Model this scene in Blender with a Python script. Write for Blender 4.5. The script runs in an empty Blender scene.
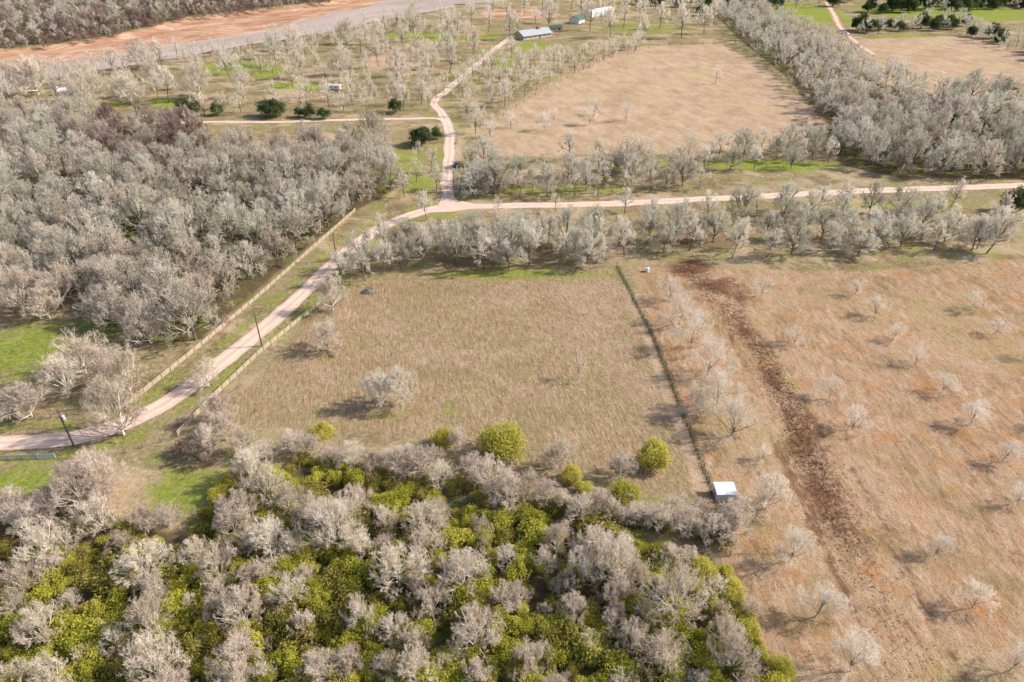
import bpy, math, random
import numpy as np
from mathutils import Vector

# ------------------------------------------------------------------ camera, sky, sun, exposure
S = bpy.context.scene
COL = S.collection
CAM_H, PITCH, F, CX, CY = 90.0, math.radians(33), 683.0, 512.0, 341.0
cd = bpy.data.cameras.new('camera'); cam = bpy.data.objects.new('camera', cd); COL.objects.link(cam)
cam.location = (0, 0, CAM_H); cam.rotation_euler = (math.pi / 2 - PITCH, 0, 0)
cd.sensor_width = 36; cd.lens = 36 * F / 1024; cd.clip_end = 20000; cd.clip_start = 0.5
S.camera = cam

SUN_EL, SUN_AZ = math.radians(36), math.radians(8)      # azimuth measured from +X towards +Y
sun_dir = Vector((math.cos(SUN_EL) * math.cos(SUN_AZ), math.cos(SUN_EL) * math.sin(SUN_AZ), math.sin(SUN_EL)))
W = bpy.data.worlds.new('World'); S.world = W; W.use_nodes = True
nt = W.node_tree; bg = nt.nodes['Background']
sky = nt.nodes.new('ShaderNodeTexSky'); sky.sky_type = 'NISHITA'; sky.sun_disc = False
sky.sun_elevation = SUN_EL; sky.sun_rotation = math.pi / 2 - SUN_AZ
sky.air_density = 1.0; sky.dust_density = 2.0
nt.links.new(sky.outputs[0], bg.inputs[0]); bg.inputs[1].default_value = 0.15
sl = bpy.data.lights.new('sun', 'SUN'); sl.energy = 4.2; sl.angle = math.radians(1.0); sl.color = (1, 0.94, 0.84)
so = bpy.data.objects.new('sun', sl); COL.objects.link(so)
so.rotation_euler = sun_dir.to_track_quat('Z', 'Y').to_euler(); so.location = (200, 50, 200)
S.view_settings.view_transform = 'Standard'; S.view_settings.look = 'None'
S.view_settings.exposure = 0.7; S.view_settings.gamma = 1
S.cycles.max_bounces = 5; S.cycles.diffuse_bounces = 3; S.cycles.transmission_bounces = 4

# ------------------------------------------------------------------ helpers
rng = np.random.default_rng(7)
sp, cp = math.sin(PITCH), math.cos(PITCH)

def g(px, py, z=0.0):
    """point of the view ray through a pixel at height z"""
    x = (px - CX) / F; u = -(py - CY) / F
    dy = u * sp + cp; dz = u * cp - sp
    t = (z - CAM_H) / dz
    return np.array([x * t, dy * t, z])

def gpoly(pts): return np.array([g(*p)[:2] for p in pts])

def proj(x, y, z=0.0):
    v = np.asarray(z) - CAM_H
    dep = y * cp - v * sp; up = y * sp + v * cp
    return CX + F * x / dep, CY - F * up / dep

def ppm(py): return (py + 102) * cp / CAM_H

def tag(o, label=None, cat=None, group=None, kind=None):
    if label: o['label'] = label
    if cat: o['category'] = cat
    if group: o['group'] = group
    if kind: o['kind'] = kind
    return o

def mesh_np(name, V, Fc, mats, mi=None, smooth=False):
    """V (n,3), Fc (m,k) all faces with k corners"""
    me = bpy.data.meshes.new(name)
    V = np.ascontiguousarray(V, np.float32); Fc = np.ascontiguousarray(Fc, np.int32)
    m, k = Fc.shape
    me.vertices.add(len(V)); me.vertices.foreach_set('co', V.ravel())
    me.loops.add(m * k); me.loops.foreach_set('vertex_index', Fc.ravel())
    me.polygons.add(m)
    me.polygons.foreach_set('loop_start', np.arange(m, dtype=np.int32) * k)
    if mi is not None: me.polygons.foreach_set('material_index', np.asarray(mi, np.int32))
    me.update(calc_edges=True)
    for a in (mats if isinstance(mats, (list, tuple)) else [mats]): me.materials.append(a)
    if smooth: me.polygons.foreach_set('use_smooth', np.ones(m, bool))
    return me

def link(name, me, parent=None):
    o = bpy.data.objects.new(name, me); COL.objects.link(o)
    if parent: o.parent = parent
    return o

def empty(name, loc, rz=0.0, s=1.0):
    o = bpy.data.objects.new(name, None); COL.objects.link(o)
    o.location = loc; o.rotation_euler = (0, 0, rz); o.scale = (s, s, s) if np.isscalar(s) else s
    o.empty_display_size = 0.5
    return o

class MB:
    def __init__(s): s.v = []; s.f = []
    def add(s, vs, fs):
        n = len(s.v); s.v += [tuple(v) for v in vs]; s.f += [tuple(i + n for i in f) for f in fs]; return s
    def box(s, x0, y0, z0, x1, y1, z1):
        return s.add([(x0,y0,z0),(x1,y0,z0),(x1,y1,z0),(x0,y1,z0),(x0,y0,z1),(x1,y0,z1),(x1,y1,z1),(x0,y1,z1)],
                     [(3,2,1,0),(4,5,6,7),(0,1,5,4),(1,2,6,5),(2,3,7,6),(3,0,4,7)])
    def tube(s, a, b, r0, r1, n=6):
        a = Vector(a); b = Vector(b); q = (b - a).to_track_quat('Z', 'Y')
        vs = [a + q @ Vector((r0*math.cos(6.2832*i/n), r0*math.sin(6.2832*i/n), 0)) for i in range(n)]
        vs += [b + q @ Vector((r1*math.cos(6.2832*i/n), r1*math.sin(6.2832*i/n), 0)) for i in range(n)]
        return s.add(vs, [(i, (i+1)%n, n+(i+1)%n, n+i) for i in range(n)] + [tuple(range(n-1,-1,-1)), tuple(range(n,2*n))])
    def prism(s, prof, x0, x1):
        """(y,z) outline extruded along x"""
        n = len(prof)
        return s.add([(x0, y, z) for y, z in prof] + [(x1, y, z) for y, z in prof],
                     [(i, (i+1)%n, n+(i+1)%n, n+i) for i in range(n)] + [tuple(range(n-1,-1,-1)), tuple(range(n,2*n))])
    def mesh(s, name, m):
        me = bpy.data.meshes.new(name); me.from_pydata(s.v, [], s.f); me.materials.append(m); me.update()
        return me
    def obj(s, name, m, parent=None): return link(name, s.mesh(name, m), parent)

# ------------------------------------------------------------------ node helpers
def newmat(name):
    m = bpy.data.materials.new(name); m.use_nodes = True
    n = m.node_tree; b = n.nodes['Principled BSDF']; b.inputs['Roughness'].default_value = 0.9
    b.inputs['Specular IOR Level'].default_value = 0.15
    return m, n, b

class NB:
    """small wrapper for building node trees"""
    def __init__(s, tree): s.t = tree
    def n(s, t, **k):
        o = s.t.nodes.new(t)
        for a, b in k.items(): setattr(o, a, b)
        return o
    def l(s, a, b): s.t.links.new(a, b)
    def val(s, sock, v):
        if hasattr(v, 'node'): s.l(v, sock)
        else: sock.default_value = v
    def noise(s, vec, scale, detail=4, rough=0.55, dist=0.0):
        o = s.n('ShaderNodeTexNoise'); s.l(vec, o.inputs['Vector'])
        o.inputs['Scale'].default_value = scale; o.inputs['Detail'].default_value = detail
        o.inputs['Roughness'].default_value = rough; o.inputs['Distortion'].default_value = dist
        return o.outputs['Fac']
    def mapping(s, vec, rot=(0,0,0), scale=(1,1,1)):
        o = s.n('ShaderNodeMapping', vector_type='TEXTURE'); s.l(vec, o.inputs['Vector'])
        o.inputs['Rotation'].default_value = rot; o.inputs['Scale'].default_value = [1 / c for c in scale]
        return o.outputs[0]
    def ramp(s, fac, stops):
        o = s.n('ShaderNodeValToRGB'); s.l(fac, o.inputs[0]); e = o.color_ramp.elements
        while len(e) < len(stops): e.new(0.5)
        for el, (p, c) in zip(e, stops): el.position = p; el.color = (*c, 1) if len(c) == 3 else c
        return o.outputs[0]
    def math(s, op, a, b=0.0, c=0.0, clamp=False):
        o = s.n('ShaderNodeMath', operation=op, use_clamp=clamp)
        s.val(o.inputs[0], a); s.val(o.inputs[1], b); s.val(o.inputs[2], c)
        return o.outputs[0]
    def mix(s, fac, a, b, mode='MIX'):
        o = s.n('ShaderNodeMix', data_type='RGBA', blend_type=mode)
        s.val(o.inputs[0], fac)
        for k, v in ((6, a), (7, b)):
            if hasattr(v, 'node'): s.l(v, o.inputs[k])
            else: o.inputs[k].default_value = (*v, 1)
        return o.outputs[2]
    def smooth(s, v, lo, hi):
        o = s.n('ShaderNodeMapRange', interpolation_type='SMOOTHSTEP'); s.l(v, o.inputs[0])
        o.inputs[1].default_value = lo; o.inputs[2].default_value = hi
        return o.outputs[0]

def simple(name, col, rough=0.85, var=0.25, scale=1.2, metal=0.0, spec=0.2):
    m, t, b = newmat(name); N = NB(t)
    tc = N.n('ShaderNodeTexCoord'); f = N.noise(tc.outputs['Object'], scale, 5, 0.65)
    N.l(N.ramp(f, [(0.25, tuple(c*(1-var) for c in col)), (0.75, tuple(min(1, c*(1+var)) for c in col))]), b.inputs['Base Color'])
    b.inputs['Roughness'].default_value = rough; b.inputs['Metallic'].default_value = metal
    b.inputs['Specular IOR Level'].default_value = spec
    return m

def plantmat(name, c0, c1, c2=None, trans=0.4, big=0.25, hue=0.0):
    """bark, twig or leaf: colour differs from plant to plant and clump to clump"""
    m, t, b = newmat(name); N = NB(t)
    geo = N.n('ShaderNodeNewGeometry'); oi = N.n('ShaderNodeObjectInfo')
    f = N.noise(geo.outputs['Position'], big, 3, 0.6)
    f2 = N.noise(geo.outputs['Position'], 1.7, 2, 0.6)
    k = N.math('ADD', N.math('MULTIPLY', f, 0.9), N.math('MULTIPLY', oi.outputs['Random'], 0.45))
    k = N.math('ADD', k, N.math('MULTIPLY', f2, 0.55))
    k = N.math('SUBTRACT', k, 0.45)
    st = [(0.15, c0), (0.8, c1)] if c2 is None else [(0.12, c0), (0.5, c1), (0.88, c2)]
    col = N.ramp(k, st)
    out = t.nodes['Material Output']
    d = N.n('ShaderNodeBsdfDiffuse'); N.l(col, d.inputs[0])
    if trans > 0:
        tr = N.n('ShaderNodeBsdfTranslucent'); N.l(col, tr.inputs[0])
        mx = N.n('ShaderNodeMixShader'); mx.inputs[0].default_value = trans
        N.l(d.outputs[0], mx.inputs[1]); N.l(tr.outputs[0], mx.inputs[2]); N.l(mx.outputs[0], out.inputs[0])
    else:
        N.l(d.outputs[0], out.inputs[0])
    t.nodes.remove(b)
    return m

# ------------------------------------------------------------------ shapes of the land (pixel outlines put on the ground)
ROAD_A = [(-260, 452), (-60, 446), (0, 443), (50, 441), (85, 436), (112, 428), (145, 414), (175, 397), (215, 367), (262, 329), (300, 296), (338, 259), (366, 237), (395, 221), (425, 211), (452, 206)]
ROAD_B = [(440, 207), (500, 206), (600, 204), (700, 199.5), (800, 194), (900, 189.5), (1000, 186), (1100, 182), (1300, 175)]
ROAD_C = [(452, 209), (447.5, 190), (447, 170), (450, 146), (448.5, 128), (441, 112), (434, 102), (447, 90), (468, 72), (488, 55), (503, 43), (511, 38)]
ROAD_D = [(446, 122), (436, 118.5), (400, 119), (340, 120), (280, 122), (215, 122), (150, 124), (60, 128), (-80, 132)]
ROAD_E = [(826, 2), (833, 13), (840, 27), (850, 37), (862, 47), (874, 54)]
RIV = [(-200, 78), (-60, 58), (0, 50), (60, 44), (110, 36), (190, 17), (260, 9), (330, 1), (400, -8), (480, -16),
       (600, -14), (520, -1), (460, 5), (420, 14), (330, 33), (250, 45), (180, 57), (100, 70), (0, 87), (-60, 96), (-200, 112)]
WAT = [(-200, 98), (-60, 76), (0, 71), (60, 64), (110, 56), (190, 44), (260, 34), (330, 16), (390, 3), (480, -9),
       (600, -13), (520, -2), (460, 3), (420, 11), (330, 29), (250, 42), (180, 54), (100, 67), (0, 84), (-60, 93), (-200, 109)]
WAT = [(x, y - 4.5) if i < 10 else (x, y) for i, (x, y) in enumerate(WAT)]
FIELD_MID = [(372, 280), (500, 276), (616, 270), (702, 500), (640, 490), (560, 470), (430, 440), (330, 430), (205, 424), (250, 385), (318, 312)]
FIELD_RIGHT = [(630, 266), (720, 268), (860, 272), (1024, 258), (1200, 245), (1400, 600), (1100, 720), (800, 720), (720, 560), (700, 480)]
FIELD_UP = [(474, 158), (482, 125), (520, 100), (575, 68), (640, 46), (722, 44), (770, 72), (832, 128), (760, 150), (640, 152)]
FIELD_TOP = [(850, 40), (900, 37), (975, 36), (1060, 62), (1080, 110), (960, 98), (880, 84), (850, 62)]

def sdf(P, poly):
    """signed distance (inside positive) of points P (n,2) to a polygon, metres"""
    d = np.full(len(P), 1e9); ins = np.zeros(len(P), bool); n = len(poly)
    for i in range(n):
        a = poly[i]; b = poly[(i+1) % n]; ab = b - a
        t = np.clip(((P - a) @ ab) / (ab @ ab + 1e-9), 0, 1)
        d = np.minimum(d, np.hypot(*(P - a - t[:, None] * ab).T))
        c = ((a[1] > P[:, 1]) != (b[1] > P[:, 1])) & (P[:, 0] < (b[0]-a[0]) * (P[:, 1]-a[1]) / (b[1]-a[1] + 1e-12) + a[0])
        ins ^= c
    return np.where(ins, d, -d)

def ldist(P, line):
    d = np.full(len(P), 1e9)
    for a, b in zip(line[:-1], line[1:]):
        ab = b - a; t = np.clip(((P - a) @ ab) / (ab @ ab + 1e-9), 0, 1)
        d = np.minimum(d, np.hypot(*(P - a - t[:, None] * ab).T))
    return d

def smoothline(pts, step=2.0):
    """Catmull-Rom through ground points, resampled"""
    p = gpoly(pts); p = np.vstack([2*p[0]-p[1], p, 2*p[-1]-p[-2]]); out = []
    for i in range(1, len(p)-2):
        n = max(2, int(np.hypot(*(p[i+1]-p[i])) / step))
        for t in np.arange(n) / n:
            a, b, c, d = p[i-1], p[i], p[i+1], p[i+2]
            out.append(0.5*((2*b)+(-a+c)*t+(2*a-5*b+4*c-d)*t*t+(-a+3*b-3*c+d)*t**3))
    out.append(p[-2]); return np.array(out)

roads = {k: smoothline(v) for k, v in dict(a=ROAD_A, b=ROAD_B, c=ROAD_C, d=ROAD_D, e=ROAD_E).items()}
def ragged(pts, amp, seed):
    p = gpoly(pts); r = np.random.default_rng(seed); out = []
    for a, b in zip(p, np.roll(p, -1, 0)):
        L = np.hypot(*(b-a)); n = max(1, int(L / 14)); d = (b-a) / (L + 1e-9)
        for i in range(n): out.append(a + (b-a)*i/n + np.array([-d[1], d[0]]) * r.normal() * amp)
    return np.array(out)
riv_p, wat_p = ragged(RIV, 3.0, 1), ragged(WAT, 3.0, 2)
WIND = [(678, 268), (700, 280), (735, 318), (765, 358), (795, 420), (822, 480), (838, 520), (868, 580), (905, 645), (940, 720)]
wind = smoothline(WIND)
TRK1 = [gpoly(p) for p in ([(745, 335), (800, 415), (863, 510), (957, 669), (985, 720)], [(752, 332), (810, 414), (880, 510), (975, 660), (1010, 720)],
                           [(728, 335), (765, 420), (800, 500), (850, 600), (905, 700)], [(738, 300), (748, 330), (790, 390), (822, 445)])]
ang_w = math.atan2(*(wind[-1] - wind[len(wind)//3])[::-1])

def riverz(P): return -2.6 * np.clip(sdf(P, riv_p) / 9.0, 0, 1)

# ------------------------------------------------------------------ ground sheet with region fields
def axis(parts):
    out = []
    for a, b, st in parts: out += list(np.arange(a, b, st))
    return np.array(out)
ys = np.concatenate([axis([(-3000, -200, 400), (-200, 40, 30), (40, 330, 1.5), (330, 500, 2.5), (500, 1000, 5), (1000, 2000, 50), (2000, 9001, 500)])])
xh = axis([(1.0, 190, 1.8), (190, 420, 4), (420, 800, 8), (800, 2000, 80), (2000, 8001, 600)])
xs = np.concatenate([-xh[::-1], xh])
GX, GY = np.meshgrid(xs, ys); P = np.stack([GX.ravel(), GY.ravel()], 1)
nx, ny = len(xs), len(ys)
far = (P[:, 1] > 1100) | (P[:, 1] < 30) | (np.abs(P[:, 0]) > 900)
Z = riverz(P); Z[far] = 0

def ell(cx, cy, rx, ry, k=1.0):
    """soft blob given as a pixel ellipse, laid on the ground"""
    c = g(cx, cy)[:2]; ax = abs(g(cx+rx, cy)[0]-c[0]); ay = abs(g(cx, cy-ry)[1]-g(cx, cy+ry)[1]) / 2
    r = np.hypot((P[:, 0]-c[0])/ax, (P[:, 1]-c[1])/ay)
    return k * np.clip(1.35 - r, 0, 1) / 1.0

def soft(d, w): return np.clip(0.5 + d / (2*w), 0, 1)

A = {}
A['mid'] = soft(sdf(P, gpoly(FIELD_MID)), 4)
A['right'] = soft(sdf(P, gpoly(FIELD_RIGHT)), 3)
A['pink'] = np.maximum(soft(sdf(P, gpoly(FIELD_UP)), 8), soft(sdf(P, gpoly(FIELD_TOP)), 10))
A['pink'] = np.maximum(A['pink'], np.maximum(ell(395, 62, 40, 12, 0.9), ell(300, 97, 60, 5, .7)))
A['pink'] = np.maximum(A['pink'], ell(460, 148, 6, 22, 0.9))
strip = gpoly([(634, 300), (655, 360), (680, 425), (702, 488)])
A['pink'] = np.maximum(A['pink'], .85 * np.clip(1.4 - ldist(P, strip) / 1.6, 0, 1))
A['sand'] = soft(sdf(P, riv_p), 6)
A['sand'] = np.maximum(A['sand'], np.maximum(ell(520, 14, 48, 6), ell(470, 33, 22, 3, .9)))
A['sand'] = np.maximum(A['sand'], np.maximum(ell(120, 110, 0.1, 0.1), soft(3.0 - ldist(P, roads['e']), 2)))
gr = np.zeros(len(P))
for e in [(20, 350, 75, 42), (95, 330, 45, 30, .8), (20, 480, 70, 22), (185, 490, 50, 35, 1.1), (215, 520, 30, 25), (405, 165, 35, 28, .9), (420, 185, 22, 14, 1),
          (440, 160, 10, 50, .8), (160, 104, 28, 6, 1.8), (225, 68, 45, 8, 1.4), (95, 108, 30, 8, 1.3), (300, 86, 45, 4, 1.4), (270, 72, 18, 8, 1.2), (440, 36, 70, 5, 1.5),
          (505, 60, 22, 16, .9), (530, 46, 30, 5, 1.1), (640, 28, 70, 12, .75), (560, 78, 50, 7, .6), (545, 105, 20, 6, .5), (950, 12, 90, 9, 1.8), (800, 12, 50, 14, 1.3),
          (770, 165, 90, 9, 1.1), (650, 168, 80, 10, .7), (560, 190, 120, 8, .8), (840, 205, 200, 6, .75), (520, 275, 140, 8, .9), (950, 252, 130, 8, .65), (1000, 215, 50, 20, .6),
          (330, 312, 8, 8, .8), (450, 410, 14, 10, .8), (500, 445, 40, 12, .6), (390, 418, 25, 6, .6), (324, 357, 10, 4, .9), (160, 320, 40, 30, .7), (900, 36, 60, 3, .9),
          (830, 90, 20, 20, .7), (880, 60, 25, 10, .5), (965, 80, 8, 5, 1), (560, 440, 90, 30, .35), (420, 300, 60, 14, .45), (300, 600, 400, 90, .55), (700, 640, 120, 80, .5),
          (100, 640, 160, 60, .55), (800, 400, 9, 45, .75), (870, 530, 8, 40, .6), (930, 480, 40, 25, .5), (790, 600, 30, 40, .45), (900, 600, 12, 50, .45), (725, 465, 25, 10, .4), (340, 128, 80, 4, .5), (250, 130, 60, 5, .4)]:
    gr = np.maximum(gr, ell(*e))
dA = ldist(P, roads['a'])
gr = np.maximum(gr, 0.85 * np.clip(1 - np.abs(dA - 5.0) / 4, 0, 1))
gr = np.maximum(gr, 0.5 * np.clip(1 - np.abs(ldist(P, roads['b']) - 7) / 7, 0, 1))
gr = np.maximum(gr, 0.75 * np.clip(1 - np.abs(ldist(P, roads['c']) - 6) / 5, 0, 1))
A['green'] = gr
dw = ldist(P, wind)
wk = np.interp(P[:, 1], [g(0, 720)[1], g(0, 560)[1], g(0, 520)[1], g(0, 450)[1], g(0, 330)[1], g(0, 270)[1]], [0.1, .25, .9, .95, .7, .6])
soil = wk * np.clip(1.3 - dw / np.interp(P[:, 1], [g(0, 540)[1], g(0, 480)[1], g(0, 400)[1], g(0, 300)[1]], [6.5, 6.0, 4.2, 4.4]), 0, 1)
for e in [(725, 288, 30, 15, 1.0), (690, 268, 34, 11, 1.0), (738, 302, 10, 20, .8), (715, 310, 18, 9, .6), (675, 240, 22, 12, .9), (760, 480, 12, 16, .5), (813, 495, 22, 30, .62), (745, 545, 20, 14, .6),
          (1018, 85, 14, 5, 1), (660, 250, 40, 6, .6), (708, 300, 22, 5, .8), (700, 285, 14, 7, .7), (760, 505, 16, 8, .6), (830, 245, 70, 5, .5), (330, 210, 15, 5, .5)]:
    soil = np.maximum(soil, ell(*e))
soil *= 1 - 0.9 * ell(722, 298, 8, 5)
for t in TRK1: soil = np.maximum(soil, 0.72 * np.clip(1.4 - ldist(P, t) / 0.9, 0, 1))
FENCE_F = gpoly([(617, 266), (655, 340), (690, 430), (712, 490), (740, 560), (778, 640)])
soil = np.maximum(soil, 0.35 * np.clip(1.2 - ldist(P, FENCE_F) / 1.8, 0, 1))
soil = np.maximum(soil, 0.45 * np.clip(1 - np.abs(dA - 9.5) / 2.2, 0, 1) * (P[:, 0] < g(400, 230)[0]) * (P[:, 1] > g(0, 410)[1]))
A['soil'] = soil
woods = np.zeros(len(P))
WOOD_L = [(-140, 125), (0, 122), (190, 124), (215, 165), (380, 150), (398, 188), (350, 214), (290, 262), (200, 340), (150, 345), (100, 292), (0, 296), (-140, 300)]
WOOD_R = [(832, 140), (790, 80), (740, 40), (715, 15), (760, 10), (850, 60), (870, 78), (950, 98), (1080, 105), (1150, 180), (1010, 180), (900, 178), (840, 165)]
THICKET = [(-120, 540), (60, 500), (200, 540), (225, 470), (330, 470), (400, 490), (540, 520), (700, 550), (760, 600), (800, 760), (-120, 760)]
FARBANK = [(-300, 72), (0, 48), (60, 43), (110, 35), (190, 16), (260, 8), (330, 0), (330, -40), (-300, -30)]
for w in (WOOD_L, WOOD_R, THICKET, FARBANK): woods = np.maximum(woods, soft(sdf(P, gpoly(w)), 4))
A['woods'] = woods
for k in A: A[k] = np.where(far, 0.35 if k == 'green' else 0, A[k])

idx = np.arange(nx * ny).reshape(ny, nx)
quads = np.stack([idx[:-1, :-1], idx[:-1, 1:], idx[1:, 1:], idx[1:, :-1]], -1).reshape(-1, 4)

def ground_material():
    m, t, b = newmat('meadow_ground'); N = NB(t)
    geo = N.n('ShaderNodeNewGeometry'); pos = geo.outputs['Position']
    at = {}
    for k in A:
        a = N.n('ShaderNodeAttribute', attribute_name=k); at[k] = a.outputs['Fac']
    n_big = N.noise(pos, 0.03, 5, 0.6); n_mid = N.noise(pos, 0.16, 5, 0.65); n_sm = N.noise(pos, 0.9, 6, 0.7); n_fine = N.noise(pos, 3.2, 4, 0.75)
    vert = N.noise(N.mapping(pos, (0, 0, 0.2), (1.6, 0.22, 1)), 1.5, 5, 0.75, 0.6)      # mowing rows of the middle field
    vert2 = N.noise(N.mapping(pos, (0, 0, -0.5), (2.0, 0.35, 1)), 1.3, 4, 0.7, 0.5)
    diag = N.noise(N.mapping(pos, (0, 0, ang_w), (0.34, 1.0, 1)), 0.55, 7, 0.75, 1.0)   # raked rows of the right field
    diag2 = N.noise(N.mapping(pos, (0, 0, ang_w + .15), (0.3, 1.0, 1)), 1.6, 6, 0.75, 0.8)
    def edge(w, amt=0.6, lo=0.38, hi=0.62, nz=None):
        nn = N.math('MULTIPLY', N.math('SUBTRACT', nz or n_mid, 0.5), amt)
        nn2 = N.math('MULTIPLY', N.math('SUBTRACT', n_sm, 0.5), amt)
        return N.smooth(N.math('ADD', N.math('ADD', w, nn), nn2), lo, hi)
    rough = N.ramp(n_sm, [(0.25, (.10, .08, .035)), (0.5, (.235, .18, .10)), (0.75, (.40, .30, .20))])
    rough = N.mix(N.math('MULTIPLY', N.smooth(n_mid, .46, .64), .8), rough, N.ramp(n_fine, [(0.3, (.11, .125, .03)), (0.7, (.23, .22, .07))]))
    rough = N.mix(N.smooth(n_big, .5, .68), rough, N.ramp(n_fine, [(0.3, (.25, .18, .115)), (0.7, (.42, .32, .21))]))
    n_pat = N.noise(pos, .075, 6, .7, .8); n_pat2 = N.noise(N.mapping(pos, (0, 0, .9), (1, .6, 1)), .05, 6, .7, .6)
    rough = N.mix(N.math('MULTIPLY', N.smooth(n_pat, .5, .6), .8), rough, N.ramp(n_sm, [(.3, (.09, .06, .035)), (.7, (.24, .165, .10))]))
    rough = N.mix(N.math('MULTIPLY', N.smooth(n_pat2, .52, .62), .8), rough, N.ramp(n_sm, [(.3, (.27, .19, .11)), (.7, (.48, .36, .24))]))
    # middle field: straw with thin greenish rows
    mid = N.ramp(vert, [(0.28, (.10, .068, .034)), (0.43, (.23, .155, .09)), (0.57, (.33, .23, .14)), (0.75, (.49, .36, .245))])
    mid = N.mix(N.math('MULTIPLY', N.smooth(vert2, .48, .64), .5), mid, (.185, .15, .07))
    mid = N.mix(N.math('MULTIPLY', N.smooth(n_mid, .5, .64), .6), mid, N.ramp(vert, [(0.3, (.15, .135, .055)), (0.7, (.36, .29, .155))]))
    mid = N.mix(N.math('MULTIPLY', N.smooth(n_sm, .52, .72), .5), mid, (.50, .37, .27))
    mid = N.mix(N.math('MULTIPLY', N.smooth(n_pat, .47, .6), .55), mid, N.ramp(vert, [(.3, (.12, .095, .04)), (.7, (.30, .23, .125))]))
    mid = N.mix(N.math('MULTIPLY', N.smooth(n_pat2, .5, .62), .5), mid, N.ramp(vert, [(.3, (.24, .15, .10)), (.7, (.48, .34, .25))]))
    # right field: orange brown raked hay
    rgt = N.ramp(diag, [(0.27, (.13, .075, .042)), (0.42, (.28, .175, .105)), (0.56, (.37, .25, .16)), (0.76, (.52, .395, .285))])
    rgt = N.mix(N.smooth(n_mid, .50, .66), rgt, N.ramp(diag2, [(0.3, (.25, .115, .048)), (0.7, (.45, .25, .13))]))
    rgt = N.mix(N.math('MULTIPLY', N.smooth(n_big, .5, .68), .75), rgt, N.ramp(diag2, [(0.3, (.19, .135, .055)), (0.55, (.35, .27, .14)), (.75, (.50, .39, .25))]))
    rgt = N.mix(N.math('MULTIPLY', N.smooth(n_pat, .5, .62), .6), rgt, N.ramp(diag, [(.3, (.13, .10, .045)), (.7, (.32, .24, .125))]))
    rgt = N.mix(N.math('MULTIPLY', N.smooth(n_pat2, .52, .6), .4), rgt, N.ramp(diag2, [(.3, (.28, .185, .115)), (.7, (.50, .36, .25))]))
    rgt = N.mix(N.math('MULTIPLY', N.smooth(n_fine, .52, .66), .6), rgt, (.11, .058, .03))
    n_far = N.noise(N.mapping(pos, (0, 0, .25), (1, .45, 1)), .16, 8, .78, .15)
    pink = N.ramp(n_far, [(0.3, (.24, .16, .095)), (0.5, (.36, .25, .165)), (0.72, (.48, .345, .25))])
    pink = N.mix(N.math('MULTIPLY', N.smooth(N.noise(N.mapping(pos, (0, 0, -.4), (1, .5, 1)), .045, 8, .75), .48, .66), .65), pink, N.ramp(n_sm, [(.3, (.19, .13, .07)), (.7, (.34, .24, .15))]))
    pink = N.mix(N.math('MULTIPLY', N.smooth(n_sm, .54, .7), .45), pink, (.54, .39, .29))
    pink = N.mix(N.math('MULTIPLY', N.smooth(n_big, .52, .66), .5), pink, (.37, .30, .15))
    grn = N.ramp(n_sm, [(0.25, (.085, .125, .018)), (0.5, (.175, .215, .032)), (0.78, (.31, .30, .07))])
    grn = N.mix(N.smooth(n_mid, .5, .7), grn, N.ramp(n_fine, [(0.3, (.19, .18, .05)), (0.7, (.36, .30, .12))]))
    snd = N.ramp(N.noise(N.mapping(pos, (0, 0, .85), (.5, 1, 1)), .05, 7, .75, 1.5), [(0.28, (.19, .095, .055)), (0.5, (.37, .21, .13)), (0.7, (.55, .40, .30))])
    sol = N.ramp(n_sm, [(0.25, (.045, .021, .012)), (0.5, (.115, .055, .033)), (0.78, (.25, .145, .09))])
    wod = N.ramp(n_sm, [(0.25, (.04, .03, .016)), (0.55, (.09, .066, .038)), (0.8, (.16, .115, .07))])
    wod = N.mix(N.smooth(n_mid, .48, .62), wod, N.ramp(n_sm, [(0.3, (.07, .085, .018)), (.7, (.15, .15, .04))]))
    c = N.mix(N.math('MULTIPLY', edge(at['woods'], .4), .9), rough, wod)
    c = N.mix(edge(at['mid'], .5), c, mid)
    c = N.mix(edge(at['right'], .4), c, rgt)
    c = N.mix(edge(at['pink'], .7), c, pink)
    c = N.mix(N.math('MULTIPLY', edge(at['green'], 1.5, .45, 1.0), .9), c, grn)
    c = N.mix(edge(at['sand'], .5), c, snd)
    sw = N.math('MULTIPLY', at['soil'], N.math('ADD', .55, N.math('MULTIPLY', N.smooth(n_pat, .38, .58), .6)))
    c = N.mix(N.math('MULTIPLY', edge(sw, 1.6, .30, .9, diag2), .85), c, sol)
    N.l(c, b.inputs['Base Color']); b.inputs['Roughness'].default_value = 1; b.inputs['Specular IOR Level'].default_value = 0
    bp = N.n('ShaderNodeBump'); bp.inputs['Strength'].default_value = 0.9; bp.inputs['Distance'].default_value = 0.35
    h = N.math('ADD', N.math('MULTIPLY', n_sm, .6), N.math('MULTIPLY', n_fine, .35))
    h = N.math('ADD', h, N.math('MULTIPLY', N.math('MULTIPLY', diag2, at['right']), .5))
    N.l(h, bp.inputs['Height']); N.l(bp.outputs[0], b.inputs['Normal'])
    return m

gm = ground_material()
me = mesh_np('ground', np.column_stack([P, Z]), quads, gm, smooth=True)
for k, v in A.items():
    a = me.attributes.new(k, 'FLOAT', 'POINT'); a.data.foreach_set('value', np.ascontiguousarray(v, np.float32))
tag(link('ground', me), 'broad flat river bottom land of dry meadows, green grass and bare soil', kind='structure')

def lookup(k, p):
    """value of a region field at ground points p (n,2)"""
    i = np.clip(np.searchsorted(xs, p[:, 0]), 0, nx-1); j = np.clip(np.searchsorted(ys, p[:, 1]), 0, ny-1)
    return A[k][j * nx + i]

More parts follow.
